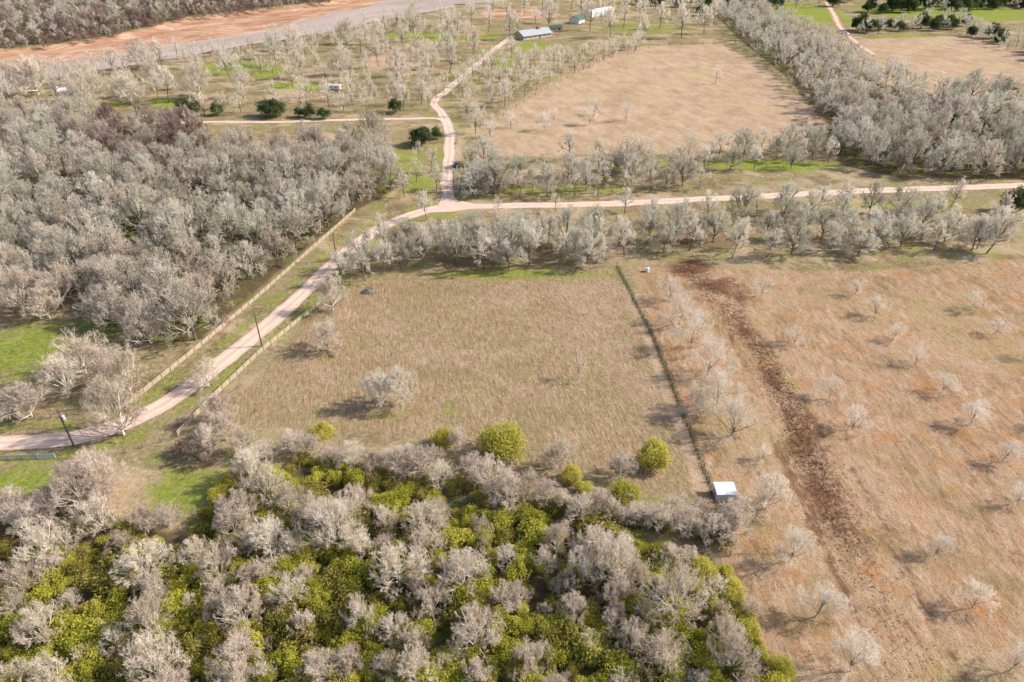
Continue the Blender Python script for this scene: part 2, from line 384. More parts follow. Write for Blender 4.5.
# ------------------------------------------------------------------ river
def sheet(name, poly, z, m):
    me = bpy.data.meshes.new(name); me.from_pydata([(x, y, z) for x, y in poly], [], [tuple(range(len(poly)))])
    me.materials.append(m); return link(name, me)
m, t, b = newmat('river_water'); N = NB(t); geo = N.n('ShaderNodeNewGeometry')
N.l(N.ramp(N.noise(N.mapping(geo.outputs['Position'], (0, 0, .85), (.25, 1, 1)), .04, 5, .7), [(.3, (.29, .19, .13)), (.7, (.43, .31, .24))]), b.inputs['Base Color'])
b.inputs['Roughness'].default_value = .35; b.inputs['Specular IOR Level'].default_value = .18
bp = N.n('ShaderNodeBump'); bp.inputs['Strength'].default_value = .15; N.l(N.noise(geo.outputs['Position'], .8, 3), bp.inputs['Height']); N.l(bp.outputs[0], b.inputs['Normal'])
tag(sheet('river', wat_p, -1.9, m), 'pale shallow river running past the sand bank', kind='structure')

# ------------------------------------------------------------------ dirt roads
def road_material():
    m, t, b = newmat('road_dirt'); N = NB(t); uv = N.n('ShaderNodeUVMap'); geo = N.n('ShaderNodeNewGeometry')
    sx = N.n('ShaderNodeSeparateXYZ'); N.l(uv.outputs[0], sx.inputs[0])
    u = sx.outputs[0]                               # -1..1 across
    n1 = N.noise(geo.outputs['Position'], .35, 5, .7); n2 = N.noise(geo.outputs['Position'], 2.2, 5, .7)
    c = N.ramp(n1, [(.25, (.42, .275, .205)), (.5, (.54, .385, .305)), (.75, (.63, .47, .385))])
    au = N.math('ABSOLUTE', u)
    rut = N.math('SUBTRACT', 1, N.math('MULTIPLY', N.math('ABSOLUTE', N.math('SUBTRACT', au, .42)), 4.5), clamp=True)
    c = N.mix(N.math('MULTIPLY', rut, .6), c, (.68, .52, .44))
    ctr = N.math('MULTIPLY', N.smooth(N.math('SUBTRACT', .3, au), .08, .26), N.smooth(n1, .38, .6))
    c = N.mix(N.math('MULTIPLY', ctr, .5), c, (.36, .27, .17))
    c = N.mix(N.math('MULTIPLY', N.smooth(n2, .5, .75), .35), c, (.36, .23, .16))
    edge = N.smooth(N.math('ADD', au, N.math('MULTIPLY', N.math('SUBTRACT', n1, .5), .9)), .82, 1.05)
    c = N.mix(N.math('MULTIPLY', edge, .7), c, (.33, .265, .14))
    N.l(c, b.inputs['Base Color']); b.inputs['Roughness'].default_value = 1; b.inputs['Specular IOR Level'].default_value = .05
    bp = N.n('ShaderNodeBump'); bp.inputs['Strength'].default_value = .5; bp.inputs['Distance'].default_value = .1
    N.l(n2, bp.inputs['Height']); N.l(bp.outputs[0], b.inputs['Normal'])
    return m
rm = road_material()
def road(line, w, z, label):
    d = np.gradient(line, axis=0); d /= np.hypot(*d.T)[:, None]; nrm = np.stack([-d[:, 1], d[:, 0]], 1)
    n = len(line); jit = lambda: 1 + 0.10 * np.convolve(rng.normal(size=n + 4), np.ones(5) / 2.2, 'valid')
    us = np.array([-1, -.5, 0, .5, 1]); jl, jr = jit(), jit()
    V = np.zeros((n, 5, 3)); prof = [0, .05, .02, .05, 0]
    for k, u in enumerate(us):
        hw = w / 2 * (jl if u < 0 else jr)
        V[:, k, :2] = line + nrm * (u * hw)[:, None]; V[:, k, 2] = z + prof[k]
    id_ = np.arange(n * 5).reshape(n, 5)
    q = np.stack([id_[:-1, :-1], id_[1:, :-1], id_[1:, 1:], id_[:-1, 1:]], -1).reshape(-1, 4)[:, ::-1]
    me = mesh_np('dirt_road', V.reshape(-1, 3), q, rm, smooth=True)
    uvl = me.uv_layers.new(name='UVMap'); UV = np.stack([np.tile(us, n), np.repeat(np.arange(n), 5)], 1)[q.ravel()]
    uvl.data.foreach_set('uv', np.ascontiguousarray(UV, np.float32).ravel())
    tag(link('dirt_road', me), label, kind='structure')
road(roads['a'], 5.0, .012, 'pale pinkish dirt road curving up from the left edge to the junction')
road(roads['b'], 5.4, .024, 'pale dirt road running right from the junction between tree rows')
road(roads['c'], 4.6, .036, 'pale dirt lane running from the junction up to the farmhouse')
road(roads['d'], 3.4, .048, 'narrow dirt lane branching left below the evergreen hedge')
road(roads['e'], 3.0, .012, 'short sandy track entering the far right field')
# the widened mouth of the junction
jp = gpoly([(425, 213), (438, 206), (442.5, 196), (452.5, 196), (458, 201), (472, 203), (478, 208), (452, 212)])
tag(sheet('road_junction', jp, .095, simple('junction_dirt', (.54, .385, .305), 1, .15, .4)), 'widened dirt junction where the three roads meet', kind='structure')

# ------------------------------------------------------------------ plant materials
M = {}
M['bark_pale'] = plantmat('bark_pale', (.42, .35, .28), (.72, .65, .56), trans=0)
M['bark_dark'] = plantmat('bark_dark', (.09, .075, .06), (.22, .19, .16), trans=0)
M['twig_pale'] = plantmat('twig_pale', (.50, .40, .31), (.67, .57, .46), (.82, .73, .61), .4)
M['twig_pink'] = plantmat('twig_pink', (.44, .335, .27), (.62, .51, .425), (.76, .66, .565), .4)
M['twig_airy'] = plantmat('twig_airy', (.60, .53, .44), (.80, .73, .63), trans=.5)
M['twig_orch'] = plantmat('twig_orchard', (.60, .52, .44), (.80, .73, .64), trans=.45)
M['moss'] = plantmat('moss_twig', (.41, .37, .28), (.575, .525, .425), (.73, .685, .58), .4)
M['moss_warm'] = plantmat('moss_twig_warm', (.40, .325, .255), (.56, .475, .385), (.69, .61, .515), .4)
M['brush'] = plantmat('brown_brush_twig', (.25, .165, .135), (.36, .255, .215), (.48, .37, .315), .4)
M['leaf'] = plantmat('spring_leaf', (.23, .22, .04), (.43, .41, .06), (.62, .55, .12), .5, .7)
M['leaf_lime'] = plantmat('lime_leaf', (.34, .32, .06), (.49, .445, .09), (.62, .54, .15), .5, .8)
M['leaf_olive'] = plantmat('olive_leaf', (.18, .17, .04), (.30, .26, .06), (.42, .35, .11), .5, .5)
M['ever'] = plantmat('evergreen_leaf', (.045, .065, .028), (.095, .12, .05), (.17, .19, .085), .3, .4)

# ------------------------------------------------------------------ tree grower
def norm(a): return a / (np.linalg.norm(a, axis=-1, keepdims=True) + 1e-9)
def perp(D, r):
    a = r.normal(size=D.shape); a -= (a * D).sum(-1, keepdims=True) * D
    return norm(a)

def curve(Pt, D, L, B, t):
    return Pt + D * (L * t)[:, None] + B * (L * t * t)[:, None]

def grow(seed, trunk, limbs, spread, ratios, counts, up=0.25, r0=.2, tilt=0.0, limbL=4.0, ang=(20, 38)):
    """returns per level lists (P,D,L,B,r): level 0 trunk"""
    r = np.random.default_rng(seed); lv = []
    D0 = norm(np.array([[r.normal()*tilt, r.normal()*tilt, 1.0]])); P0 = np.array([[0, 0, -.15]])
    B0 = r.normal(size=(1, 3)) * .06; B0[:, 2] = 0
    lv.append((P0, D0, np.array([trunk]), B0, np.array([r0])))
    for k, (cnt, ra) in enumerate(zip([limbs] + counts, [None] + ratios)):
        Pp, Dp, Lp, Bp, rp = lv[-1]; n = len(Pp)
        par = np.repeat(np.arange(n), cnt); m = len(par)
        slot = np.tile(np.arange(cnt), n)
        if k == 0:
            t = (.35 if cnt > 9 else .6) + (.65 if cnt > 9 else .4) * (slot + r.random(m)) / cnt
            az = slot * 2.4 + r.random() * 6.28 + r.normal(size=m) * .3
            el = np.radians(np.linspace(spread[0], spread[1], cnt) + r.normal(size=m) * 7)
            D = np.stack([np.cos(az)*np.cos(el), np.sin(az)*np.cos(el), np.sin(el)], 1)
            L = limbL * (.8 + .4 * r.random(m))
        else:
            t = .28 + .72 * (slot + r.random(m)) / cnt
            Dt = norm(Dp[par] + 2 * Bp[par] * t[:, None])
            an = np.radians((ang[0] if k < 4 else 22) + (ang[1] if k < 4 else 48) * r.random(m)) * np.where(t > .92, .45, 1)
            D = norm(Dt * np.cos(an)[:, None] + perp(Dt, r) * np.sin(an)[:, None] + np.array([0, 0, up]) * .22)
            L = Lp[par] * ra * (.6 + .6 * r.random(m)) * (1.15 - .35 * t)
        Pn = curve(Pp[par], Dp[par], Lp[par], Bp[par], t)
        B = r.normal(size=(m, 3)) * .10; B[:, 2] += up * .35
        rr = rp[par] * (.62 if k == 0 else .55) * (.75 + .4 * r.random(m))
        lv.append((Pn, D, L, B, rr))
    return lv, r

def tubes(level, segs, sides, taper=.45):
    Pt, D, L, B, rr = level; n = len(Pt)
    rings = []
    X = perp(D, np.random.default_rng(1)); Y = np.cross(D, X)
    for s in range(segs + 1):
        t = np.full(n, s / segs); c = curve(Pt, D, L, B, t); rad = rr * (1 - (1 - taper) * s / segs)
        ring = [c + (X * math.cos(6.2832*k/sides) + Y * math.sin(6.2832*k/sides)) * rad[:, None] for k in range(sides)]
        rings.append(np.stack(ring, 1))
    V = np.stack(rings, 1)                                    # n, segs+1, sides, 3
    base = (np.arange(n) * (segs+1) * sides)[:, None, None]
    s_, k_ = np.meshgrid(np.arange(segs), np.arange(sides), indexing='ij')
    a = base + s_ * sides + k_; b_ = base + s_ * sides + (k_+1) % sides
    c_ = b_ + sides; d_ = a + sides
    tri = np.concatenate([np.stack([a, b_, c_], -1).reshape(-1, 3), np.stack([a, c_, d_], -1).reshape(-1, 3)])
    return V.reshape(-1, 3), tri

def blades(level, w, r, bend=True):
    """one tapering sliver per twig (two triangles when bent)"""
    Pt, D, L, B, rr = level; n = len(Pt); X = perp(D, r) * w
    if bend:
        mid = curve(Pt, D, L, B, np.full(n, .55)); tip = curve(Pt, D, L, B, np.full(n, 1.))
        V = np.stack([Pt - X*.5, Pt + X*.5, mid - X*.38, mid + X*.38, tip], 1).reshape(-1, 3); o = (np.arange(n) * 5)[:, None]
        T = np.concatenate([o + [0, 1, 3], o + [0, 3, 2], o + [2, 3, 4]])
    else:
        V = np.stack([Pt - X*.5, Pt + X*.5, curve(Pt, D, L, B, np.full(n, 1.))], 1).reshape(-1, 3)
        T = (np.arange(n) * 3)[:, None] + [0, 1, 2]
    return V, T

def flakes(C, rad, size, k, r, flat=1.0):
    """k small leaf triangles round each centre"""
    n = len(C); c = np.repeat(C, k, 0)
    d = norm(r.normal(size=(n*k, 3))); c = c + d * (rad * r.random(n*k) ** .5)[:, None] * np.array([1, 1, flat])
    nrm = norm(d + r.normal(size=(n*k, 3)) * .7 + np.array([0, 0, .4])); X = perp(nrm, r); Y = np.cross(nrm, X)
    s = size * (.6 + .8 * r.random((n*k, 1)))
    V = np.stack([c - X*s*.5 - Y*s*.3, c + X*s*.5 - Y*s*.3, c + Y*s*.7], 1).reshape(-1, 3)
    return V, (np.arange(n*k) * 3)[:, None] + [0, 1, 2]

def merge(parts):
    V, T, o = [], [], 0
    for v, t in parts: V.append(v); T.append(t + o); o += len(v)
    return np.concatenate(V), np.concatenate(T)

def fit(tr, cr, H, R, lift=.42, soft_=1.0):
    """scale so that the tree is H tall with crown radius R"""
    h = np.percentile(cr[0][:, 2], 97); rad = np.percentile(np.hypot(cr[0][:, 0], cr[0][:, 1]), 90)
    s = np.array([R / rad, R / rad, H / h]) * soft_; zc = H * lift; ax = np.array([R, R, H - zc])
    def m(v):                                             # twigs at the rim bend back into a rounded dome
        d = v * s - [0, 0, zc]; dd = d / np.where(d[:, 2:] < 0, [R, R, zc * 1.6], ax); q = np.linalg.norm(dd, axis=1, keepdims=True) + 1e-9
        q2 = np.where(q < .78, q, .78 + .42 * np.tanh((q - .78) / .42)); d = d * (q2 / q)
        return d + [0, 0, zc]
    return (m(tr[0]), tr[1]), (m(cr[0]), cr[1])

def bare(seed, H=10, R=4.2, trunk=1.8, limbs=14, spread=(14, 86), lod=0, w=.05, up=.12, r0=.18, thin=False, ang=(15, 34)):
    cn = [5, 5, 5, 6] if lod == 0 else [4, 4, 3, 3]
    lv, r = grow(seed, trunk, limbs, spread, [.62, .60, .62, .72], cn, up, r0, .05, limbL=3.6, ang=ang)
    if lod == 0 and thin:
        tr = merge([tubes(lv[0], 2, 6, .7), tubes(lv[1], 3, 4, .3)])
        cr = merge([tubes(lv[2], 2, 3, .3), blades(lv[3], w*1.2, r), blades(lv[4], w*.7, r), blades(lv[5], w*.6, r, False)])
    elif lod == 0:
        tr = merge([tubes(lv[0], 2, 6, .7), tubes(lv[1], 3, 4, .4), tubes(lv[2], 2, 3, .4)])
        cr = merge([tubes(lv[3], 1, 3, .4), blades(lv[4], w, r), blades(lv[5], w*.72, r, False)])
    else:
        tr = merge([tubes(lv[0], 1, 4, .7), tubes(lv[1], 1, 3, .4)])
        cr = merge([blades(lv[2], w*2.4, r), blades(lv[3], w*2.2, r, False), blades(lv[4], w*2.2, r, False), blades(lv[5], w*2.4, r, False)])
    return fit(tr, cr, H, R)

def mossy(seed, H=14, R=6, trunk=3.4, limbs=11, lod=0, spread=(10, 84), k=3, size=.24):
    cn = [6, 5, 5, 5] if lod == 0 else [4, 4, 3, 3]
    lv, r = grow(seed, trunk, limbs, spread, [.58, .56, .60, .62], cn, .12, .22, .05, limbL=4.5, ang=(14, 34))
    Pt, D, L, B, rr = lv[4]; tips = curve(Pt, D, L, B, np.full(len(Pt), .8))
    if lod == 0:
        tr = merge([tubes(lv[0], 2, 6, .7), tubes(lv[1], 3, 4, .4)])
        cr = merge([tubes(lv[2], 2, 3, .4), blades(lv[3], .10, r), blades(lv[4], .075, r), blades(lv[5], .065, r, False), flakes(tips, .35, .15, 1, r, .7)])
    else:
        tr = merge([tubes(lv[0], 1, 4, .7), tubes(lv[1], 1, 3, .4)])
        cr = merge([blades(lv[3], .18, r), blades(lv[4], .18, r, False), blades(lv[5], .18, r, False), flakes(tips, .8, size*1.4, 1, r, .7)])
    return fit(tr, cr, H, R)

def shrub(seed, H=3.2, R=2.6, lobes=16, per=150, size=.24, shape=.75, plume=0.0):
    """leaf clumps on upright stems; plume > 0 gives loose feathery spikes instead of tight balls"""
    r = np.random.default_rng(seed)
    d = norm(r.normal(size=(lobes, 3))); d[:, 2] = np.abs(d[:, 2]) * .9 + .05
    c = d * np.array([R*.72, R*.72, H*.62]) * (.45 + .6*r.random((lobes, 1))) + np.array([0, 0, H*.2])
    parts = []
    for i in range(lobes):
        lr = R * (.20 + .24 * r.random()); n = int(per * (.6 + .8*r.random()))
        q = norm(r.normal(size=(n, 3))); q[:, 2] = np.where(r.random(n) < .7, np.abs(q[:, 2]), q[:, 2])
        rad = (.55 + .5 * r.random((n, 1))) * (1 - plume) + plume * 1.25 * r.random((n, 1)) ** .6
        pt = c[i] + q * (lr * rad) * np.array([1, 1, shape * (1 + plume)]); pt[:, 2] = np.maximum(pt[:, 2], .08)
        nr = norm(q + r.normal(size=(n, 3)) * (.55 + plume)); X = perp(nr, r); Y = np.cross(nr, X); s = size * (.5 + 1.0*r.random((n, 1)))
        parts.append((np.stack([pt - X*s*.5 - Y*s*.35, pt + X*s*.5 - Y*s*.35, pt + Y*s*.8], 1).reshape(-1, 3), (np.arange(n)*3)[:, None] + [0, 1, 2]))
    cr = merge(parts); nst = min(lobes, 12)
    D = norm(c[:nst] + 1e-3); lvl = (np.tile([[0, 0, -.1]], (nst, 1)), D, np.linalg.norm(c[:nst], axis=1), np.zeros((nst, 3)), np.full(nst, .06))
    return tubes(lvl, 1, 4, .4), cr

class Proto:
    def __init__(s, name, geo, bark, leaf, H, lowgeo=None):
        s.tr = mesh_np(name + '_trunk', *geo[0], M[bark]); s.cr = mesh_np(name + '_crown', *geo[1], M[leaf])
        s.geo, s.low, s.bark, s.leaf, s.H = geo, lowgeo, bark, leaf, H

PR = {}
PR['bare'] = [Proto('bare_tree', bare(11 + i, 9, 4.5), 'bark_pale', 'twig_pale', 9, bare(11+i, 9, 4.5, 2.2, 6, lod=1)) for i in range(6)]
PR['pink'] = [Proto('bare_tree', bare(31 + i, 8.5, 4.4, w=.06), 'bark_pale', 'twig_pink', 8.5, bare(31+i, 8.5, 4.4, 2, 6, lod=1)) for i in range(3)]
PR['moss'] = [Proto('grey_tree', mossy(51 + i, 13, 5.6 + .3*(i % 3), 3 + .5*(i % 2)), 'bark_dark', 'moss', 13, mossy(51+i, 13, 5.8, 4, 6, lod=1)) for i in range(6)]
PR['mosswarm'] = [Proto('grey_tree', mossy(71 + i, 13, 5.6, 3), 'bark_dark', 'moss_warm', 13, mossy(71+i, 13, 5.6, 4, 6, lod=1)) for i in range(3)]
PR['tall'] = [Proto('tall_tree', bare(81 + i, 16, 5.2, 5.0, 9, (20, 84), w=.085, r0=.2, thin=True, ang=(14, 34)), 'bark_dark', 'twig_airy', 16, bare(81+i, 16, 5.2, 5, 6, (20, 82), lod=1)) for i in range(4)]
PR['field'] = [Proto('field_tree', bare(86 + i, 12, 4.6, 2.4, 12, (25, 86), w=.08, r0=.15, thin=True), 'bark_pale', 'twig_airy', 12) for i in range(3)]
PR['orch'] = [Proto('orchard_tree', bare(91 + i, 5.5, 2.7, 1.7, 9, (22, 84), w=.044, r0=.085, thin=True, ang=(15, 36)), 'bark_dark', 'twig_orch', 5.5) for i in range(5)]
PR['shrub'] = [Proto('green_shrub', shrub(101 + i, 3.2, 2.6, 22, 170, .17, .9, .55), 'bark_dark', 'leaf', 3.2) for i in range(5)]
PR['lime'] = [Proto('lime_shrub', shrub(111 + i, 3.4, 3.0, 30, 220, .16, .8, .55), 'bark_dark', 'leaf_lime', 3.4) for i in range(2)]
PR['olive'] = [Proto('olive_shrub', shrub(116 + i, 2.6, 2.5, 16, 130, .17, .9, .7), 'bark_dark', 'leaf_olive', 2.6) for i in range(3)]
PR['ever'] = [Proto('evergreen_tree', shrub(121 + i, 9, 4.4 + .5*i, 34, 120, .42, 1.0), 'bark_dark', 'ever', 9) for i in range(3)]
PR['brush'] = [Proto('brown_tree', bare(131 + i, 8, 4.0, .8, 9, (6, 80), w=.10), 'bark_dark', 'brush', 8, bare(131+i, 8, 4, 1, 7, (10, 80), lod=1, w=.07)) for i in range(2)]

placed = []       # dicts waiting to become objects
def put(kind, x, y, H, wide=1.0, name=None, label=None, cat='tree', group=None, z=0.0):
    v = PR[kind][int(rng.integers(len(PR[kind])))]
    s = H / v.H
    placed.append(dict(p=v, x=x, y=y, z=z, s=s, w=wide, rz=rng.random() * 6.28, name=name, label=label, cat=cat, group=group, size=H * wide / max(20, y), kind=kind))
    return placed[-1]

def at_crown(kind, px, py, rpx, name, label, group=None, cat='tree', hw=None):
    """a crown seen centred at a pixel with a radius in pixels, standing on the ground"""
    v = PR[kind][0]; Rp = np.percentile(np.hypot(*v.geo[1][0][:, :2].T), 97) * (.89 if kind in ('bare', 'pink') else 1)
    for _ in range(4):
        R = rpx / ppm(py) if _ == 0 else R
        H = (hw or v.H / Rp) * R
        q = g(px, py, H * .58); R = rpx / (F / (q[1] * cp + (CAM_H - H*.58) * sp))
    return put(kind, q[0], q[1], H, 1.0 if hw is None else R / Rp / (H / v.H), name, label, cat, group)

def scatter(poly, dist, n=6000, seed=0, avoid=None):
    r = np.random.default_rng(seed); pg = gpoly(poly); lo, hi = pg.min(0), pg.max(0); pts = []
    c = lo + r.random((n, 2)) * (hi - lo); c = c[sdf(c, pg) > 0]
    for q in c:
        if all((q[0]-a[0])**2 + (q[1]-a[1])**2 > dist*dist for a in pts):
            pts.append(q)
    return pts

def ordn(i):
    w = ['first','second','third','fourth','fifth','sixth','seventh','eighth','ninth','tenth','eleventh','twelfth','thirteenth','fourteenth','fifteenth','sixteenth','seventeenth','eighteenth','nineteenth','twentieth']
    return w[i] if i < 20 else ('twenty-' + w[i-20] if i < 29 else 'thirtieth' if i == 29 else 'thirty-' + w[i-30])

#PLANTING
# --- thicket along the bottom edge: bare crowns over green bushes
TH = [(38,540,28),(57,533,18),(18,578,20),(141,563,26),(38,626,24),(149,618,26),(151,661,30),(214,563,25),(219,588,15),(240,608,24),(106,628,10),(45,676,22),(5,676,18),(237,678,22),(232,522,20),
      (96,512,24),(81,656,11),(271,535,25),(331,525,28),(291,590,23),(385,517,15),(422,520,22),(427,543,18),(397,565,27),(463,570,28),(430,601,19),(393,628,17),(473,631,30),(319,666,23),(417,666,27),
      (385,664,15),(503,596,18),(258,603,12),(263,672,15),(508,555,14),(480,525,12),(613,560,30),(580,570,22),(632,573,22),(545,558,15),(677,593,31),(575,608,19),(615,618,17),(588,641,16),(531,659,21),
      (661,651,27),(736,654,30),(517,593,14),(699,679,16),(250,463,22),(264,484,22),(237,507,20),(287,497,20),(312,512,22),(346,510,20),(290,545,16),(242,440,16),(360,545,16),(350,530,14),(10,600,16),(70,600,12),(560,585,12),(640,610,12),(190,600,10),(716,585,13),(722,612,12),(690,556,12),(752,605,10)]
TP = [(121,543,16),(141,517,15),(166,514,14),(387,543,14),(483,543,11),(595,543,21),(75,485,30),(95,470,26),(45,500,20),(10,505,22),(28,520,20),(125,575,10),(320,545,10),(545,610,10),(450,660,12),(620,545,16),(270,640,9),(200,640,9)]
def zone(x, y): return ['at the bottom edge', 'in the middle', 'at the upper edge'][0 if y > 640 else 1 if y > 550 else 2] + ' of the thicket, ' + ['far left', 'left of centre', 'right of centre', 'far right'][min(3, max(0, int(x // 195)))]
for x, y, r_ in TH: at_crown('bare', x, y, r_, 'bare_tree', ('large' if r_ > 24 else 'middling' if r_ > 16 else 'small') + ' leafless whitish tree ' + zone(x, y), 'whitish bare trees of the bottom thicket')
for x, y, r_ in TP: at_crown('pink', x, y, r_, 'bare_tree', 'leafless pinkish brown tree ' + zone(x, y), 'pinkish bare trees of the bottom thicket')
bare_xy = [(d['x'], d['y']) for d in placed]
gz = scatter([(-60, 560), (70, 530), (190, 545), (225, 490), (330, 462), (400, 492), (540, 527), (700, 555), (745, 590), (790, 720), (-60, 720)], 2.45, 7000, 5)
for q in gz:
    k = 'shrub' if rng.random() < .62 else 'olive'
    if rng.random() < .06: continue
    put(k, q[0], q[1], 1.5 + 2.2 * rng.random() ** 1.2, .95 + .5 * rng.random(), 'green_shrub', ('yellow-green' if k == 'shrub' else 'dull olive') + ' leafy bush ' + zone(*proj(*q)), 'shrub', 'green bushes of the bottom thicket')
for q in scatter([(-40, 580), (70, 540), (190, 560), (240, 500), (400, 510), (540, 540), (690, 560), (770, 720), (-40, 720)], 6.6, 3000, 6):
    if min((q[0]-a[0])**2 + (q[1]-a[1])**2 for a in bare_xy) > 10:
        put('pink' if rng.random() < .6 else 'bare', q[0], q[1], 4.5 + 2.5*rng.random(), .95, 'bare_sapling', 'small twiggy bare sapling ' + zone(*proj(*q)), 'tree', 'bare saplings of the bottom thicket')
# lime trees on the edges of the thicket
for x, y, r_, lb in [(502,440,27,'bright lime bush at the lower edge of the middle field'), (655,455,21,'rounded lime green bush left of the field fence'), (625,492,16,'small lime bush under the hedge row near the field corner'),
                     (585,488,11,'little lime bush just right of the pale conical tree'), (572,474,12,'olive lime bush beside the whitish tree at the field edge'), (445,436,15,'lime bush half hidden behind the pale conical tree'),
                     (320,431,13,'lime bush near the left end of the hedge row'), (704,568,15,'broad lime tree at the right corner of the thicket'), (733,590,15,'yellow lime tree facing the brown field at the thicket corner'), (750,628,14,'bright lime bush on the right edge of the thicket'),
                     (783,668,14,'dark green bush at the bottom beside the brown field'), (668,560,16,'green tree at the top right of the thicket')]:
    at_crown('lime', x, y, r_, 'lime_shrub', lb, 'lime bushes', 'shrub')
# --- hedge row between middle field and thicket
HR = [(205,438,16),(222,425,18),(265,448,13),(292,440,14),(312,446,13),(330,455,12),(350,455,15),(375,462,15),(400,458,18),(420,458,20),(440,472,14),(470,462,14),(490,472,20),(507,490,22),(530,482,15),(548,492,15),(580,507,16),(600,502,16),(565,500,13),
      (640,512,16),(662,516,17),(690,520,18),(715,527,18),(736,522,20),(615,510,14),(630,498,10),(676,505,14),(702,508,12)]
for i, (x, y, r_) in enumerate(HR): at_crown('pink' if i % 2 else 'bare', x, y, r_, 'hedge_tree', f'small bare hedge tree, {ordn(i)} from the left along the bottom of the middle field', 'hedge row below the middle field')
q0, q1 = g(300, 470)[:2], g(720, 548)[:2]
for t_ in np.linspace(0, 1, 40):
    q = q0 + (q1-q0)*t_ + rng.normal(size=2) * .8
    put('olive', q[0], q[1] + 1.5, 1.4 + rng.random(), 1.2, 'hedge_shrub', 'low olive bush in the hedge row below the middle field', 'shrub', 'low bushes of the hedge row')
for x, y, r_, k, hw, lb in [(458,437,14,'bare',2.3,'pale conical bare tree standing up from the hedge row'), (558,452,18,'bare',None,'whitish bare tree at the lower edge of the middle field'), (622,463,13,'bare',2.4,'slim whitish tree left of the rounded lime bush'),
                            (378,386,21,'field',2.2,'left one of the paired bare trees in the middle field'), (401,384,20,'field',2.2,'right one of the paired bare trees in the middle field'), (326,333,17,'bare',None,'rounded pale tree in the upper left of the middle field'),
                            (579,364,9,'bare',3.6,'slender lone sapling in the middle field'), (771,492,20,'bare',None,'bare tree right of the white shed'), (738,508,16,'bare',None,'bare tree just below the white shed'),
                            (700,398,18,'bare',None,'pale tree growing on the field fence line'), (112,405,26,'bare',2.6,'tall white-limbed tree by the road bend at the left'), (95,480,18,'bare',None,'bare tree with white limbs below the road bend'),
                            (24,400,24,'pink',1.5,'low spreading tree on the left edge above the road'), (60,372,22,'bare',None,'bare tree at the edge of the left clearing'), (76,350,24,'bare',None,'large pale tree above the left clearing edge'),
                            (122,370,26,'bare',None,'pale tree beside the lower end of the left board fence'), (103,365,18,'pink',None,'pinkish tree crowding the board fence end'), (205,372,14,'bare',2.2,'thin pale sapling leaning over the road'),
                            (197,452,20,'brush',1.2,'dark tangled shrub below the board fence end'), (178,447,12,'brush',1.2,'small dark shrub at the wire fence below the road'), (215,405,18,'pink',None,'brownish bare tree at the lower left of the middle field'), (330,292,18,'bare',None,'grey tree where the row meets the middle field corner')]:
    at_crown(k, x, y, r_, 'bare_tree', lb, None, hw=hw)
# --- young orchard in the right field, base pixels and height in pixels
OR = [(855,294,20),(874,316,24),(893,340,22),(970,310,20),(995,334,24),(915,365,24),(942,393,26),(1023,359,22),(829,399,26),(852,430,30),(970,425,30),(1002,461,28),(794,344,20),(1018,504,28),(934,555,30),(972,608,38),(1009,671,46),
      (789,562,38),(815,617,46),(850,672,52),(670,301,28),(680,324,34),(691,348,36),(707,375,40),(717,404,48),(731,436,52),(762,296,28),(761,460,22),(1060,430,30)]
OR.sort(key=lambda q: q[1])
for i, (x, y, hp) in enumerate(OR):
    q = g(x, y); dep = q[1]*cp + CAM_H*sp; H = .86 * hp * dep / F / (cp + .05)
    H *= .85 + .35 * rng.random()
    put('orch', q[0], q[1], H, .95 + .3 * rng.random(), 'orchard_tree', f'young bare orchard tree in the brown right field, {ordn(i)} counting down from the top', 'tree', 'young orchard trees')
# --- wood left of the road
for q in scatter(WOOD_L, 8.2, 5000, 11):
    px, py = proj(*q); clearing = False
    k = 'mosswarm' if (py < 190 and rng.random() < .6) or rng.random() < .2 else 'moss'
    if py < 175 and px > 95 and px < 228: k = 'brush' if rng.random() < .8 else 'mosswarm'
    put(k, q[0], q[1], (11 + 5*rng.random()) * (.8 if k == 'brush' else 1), 1.0, 'grey_tree', 'pale ' + ('grey' if k == 'moss' else 'beige') + ' crown in the dense left wood, ' + ('upper' if py < 165 else 'middle' if py < 230 else 'lower') + ' part, ' + ('near the photo edge' if px < 90 else 'in its middle' if px < 230 else 'near the board fence') if k != 'brush' else 'reddish brown bare crown at the upper edge of the left wood', 'tree', 'trees of the dense left wood' if k != 'brush' else 'brown trees of the left wood')
for q in scatter([(0, 268), (120, 262), (215, 320), (150, 352), (100, 320), (0, 318)], 6.0, 900, 12):
    put('bare', q[0], q[1], 8 + 4*rng.random(), 1, 'bare_tree', 'whitish bare tree on the lower fringe of the left wood', 'tree', 'fringe trees of the left wood')
# --- rows on both sides of the right-hand road
def row(poly, dist, kinds, H0, H1, name, label, group, seed, n=2500, wide=1.0):
    mine = []
    for q in scatter(poly, dist, n, seed):
        k = kinds[int(rng.integers(len(kinds)))]
        mine.append(put(k, q[0], q[1], H0 + (H1-H0)*rng.random(), wide, name, label, 'tree', group))
    vis = sorted([d for d in mine if -20 < proj(d['x'], d['y'])[0] < 1044], key=lambda d: proj(d['x'], d['y'])[0])
    for i, d in enumerate(vis):
        if len(vis) <= 38: d['label'] = f'{label}, {ordn(i)} from the left'
        else: d['label'] = label + ', ' + ['near its left end', 'left of its middle', 'right of its middle', 'near its right end'][min(3, i * 4 // len(vis))]
row([(338, 290), (362, 266), (415, 246), (620, 242), (638, 262), (560, 270), (400, 272), (365, 282)], 5.6, ['moss', 'moss', 'tall'], 9, 13, 'row_tree', 'grey tree in the dense row above the middle field', 'dense row above the middle field', 21)
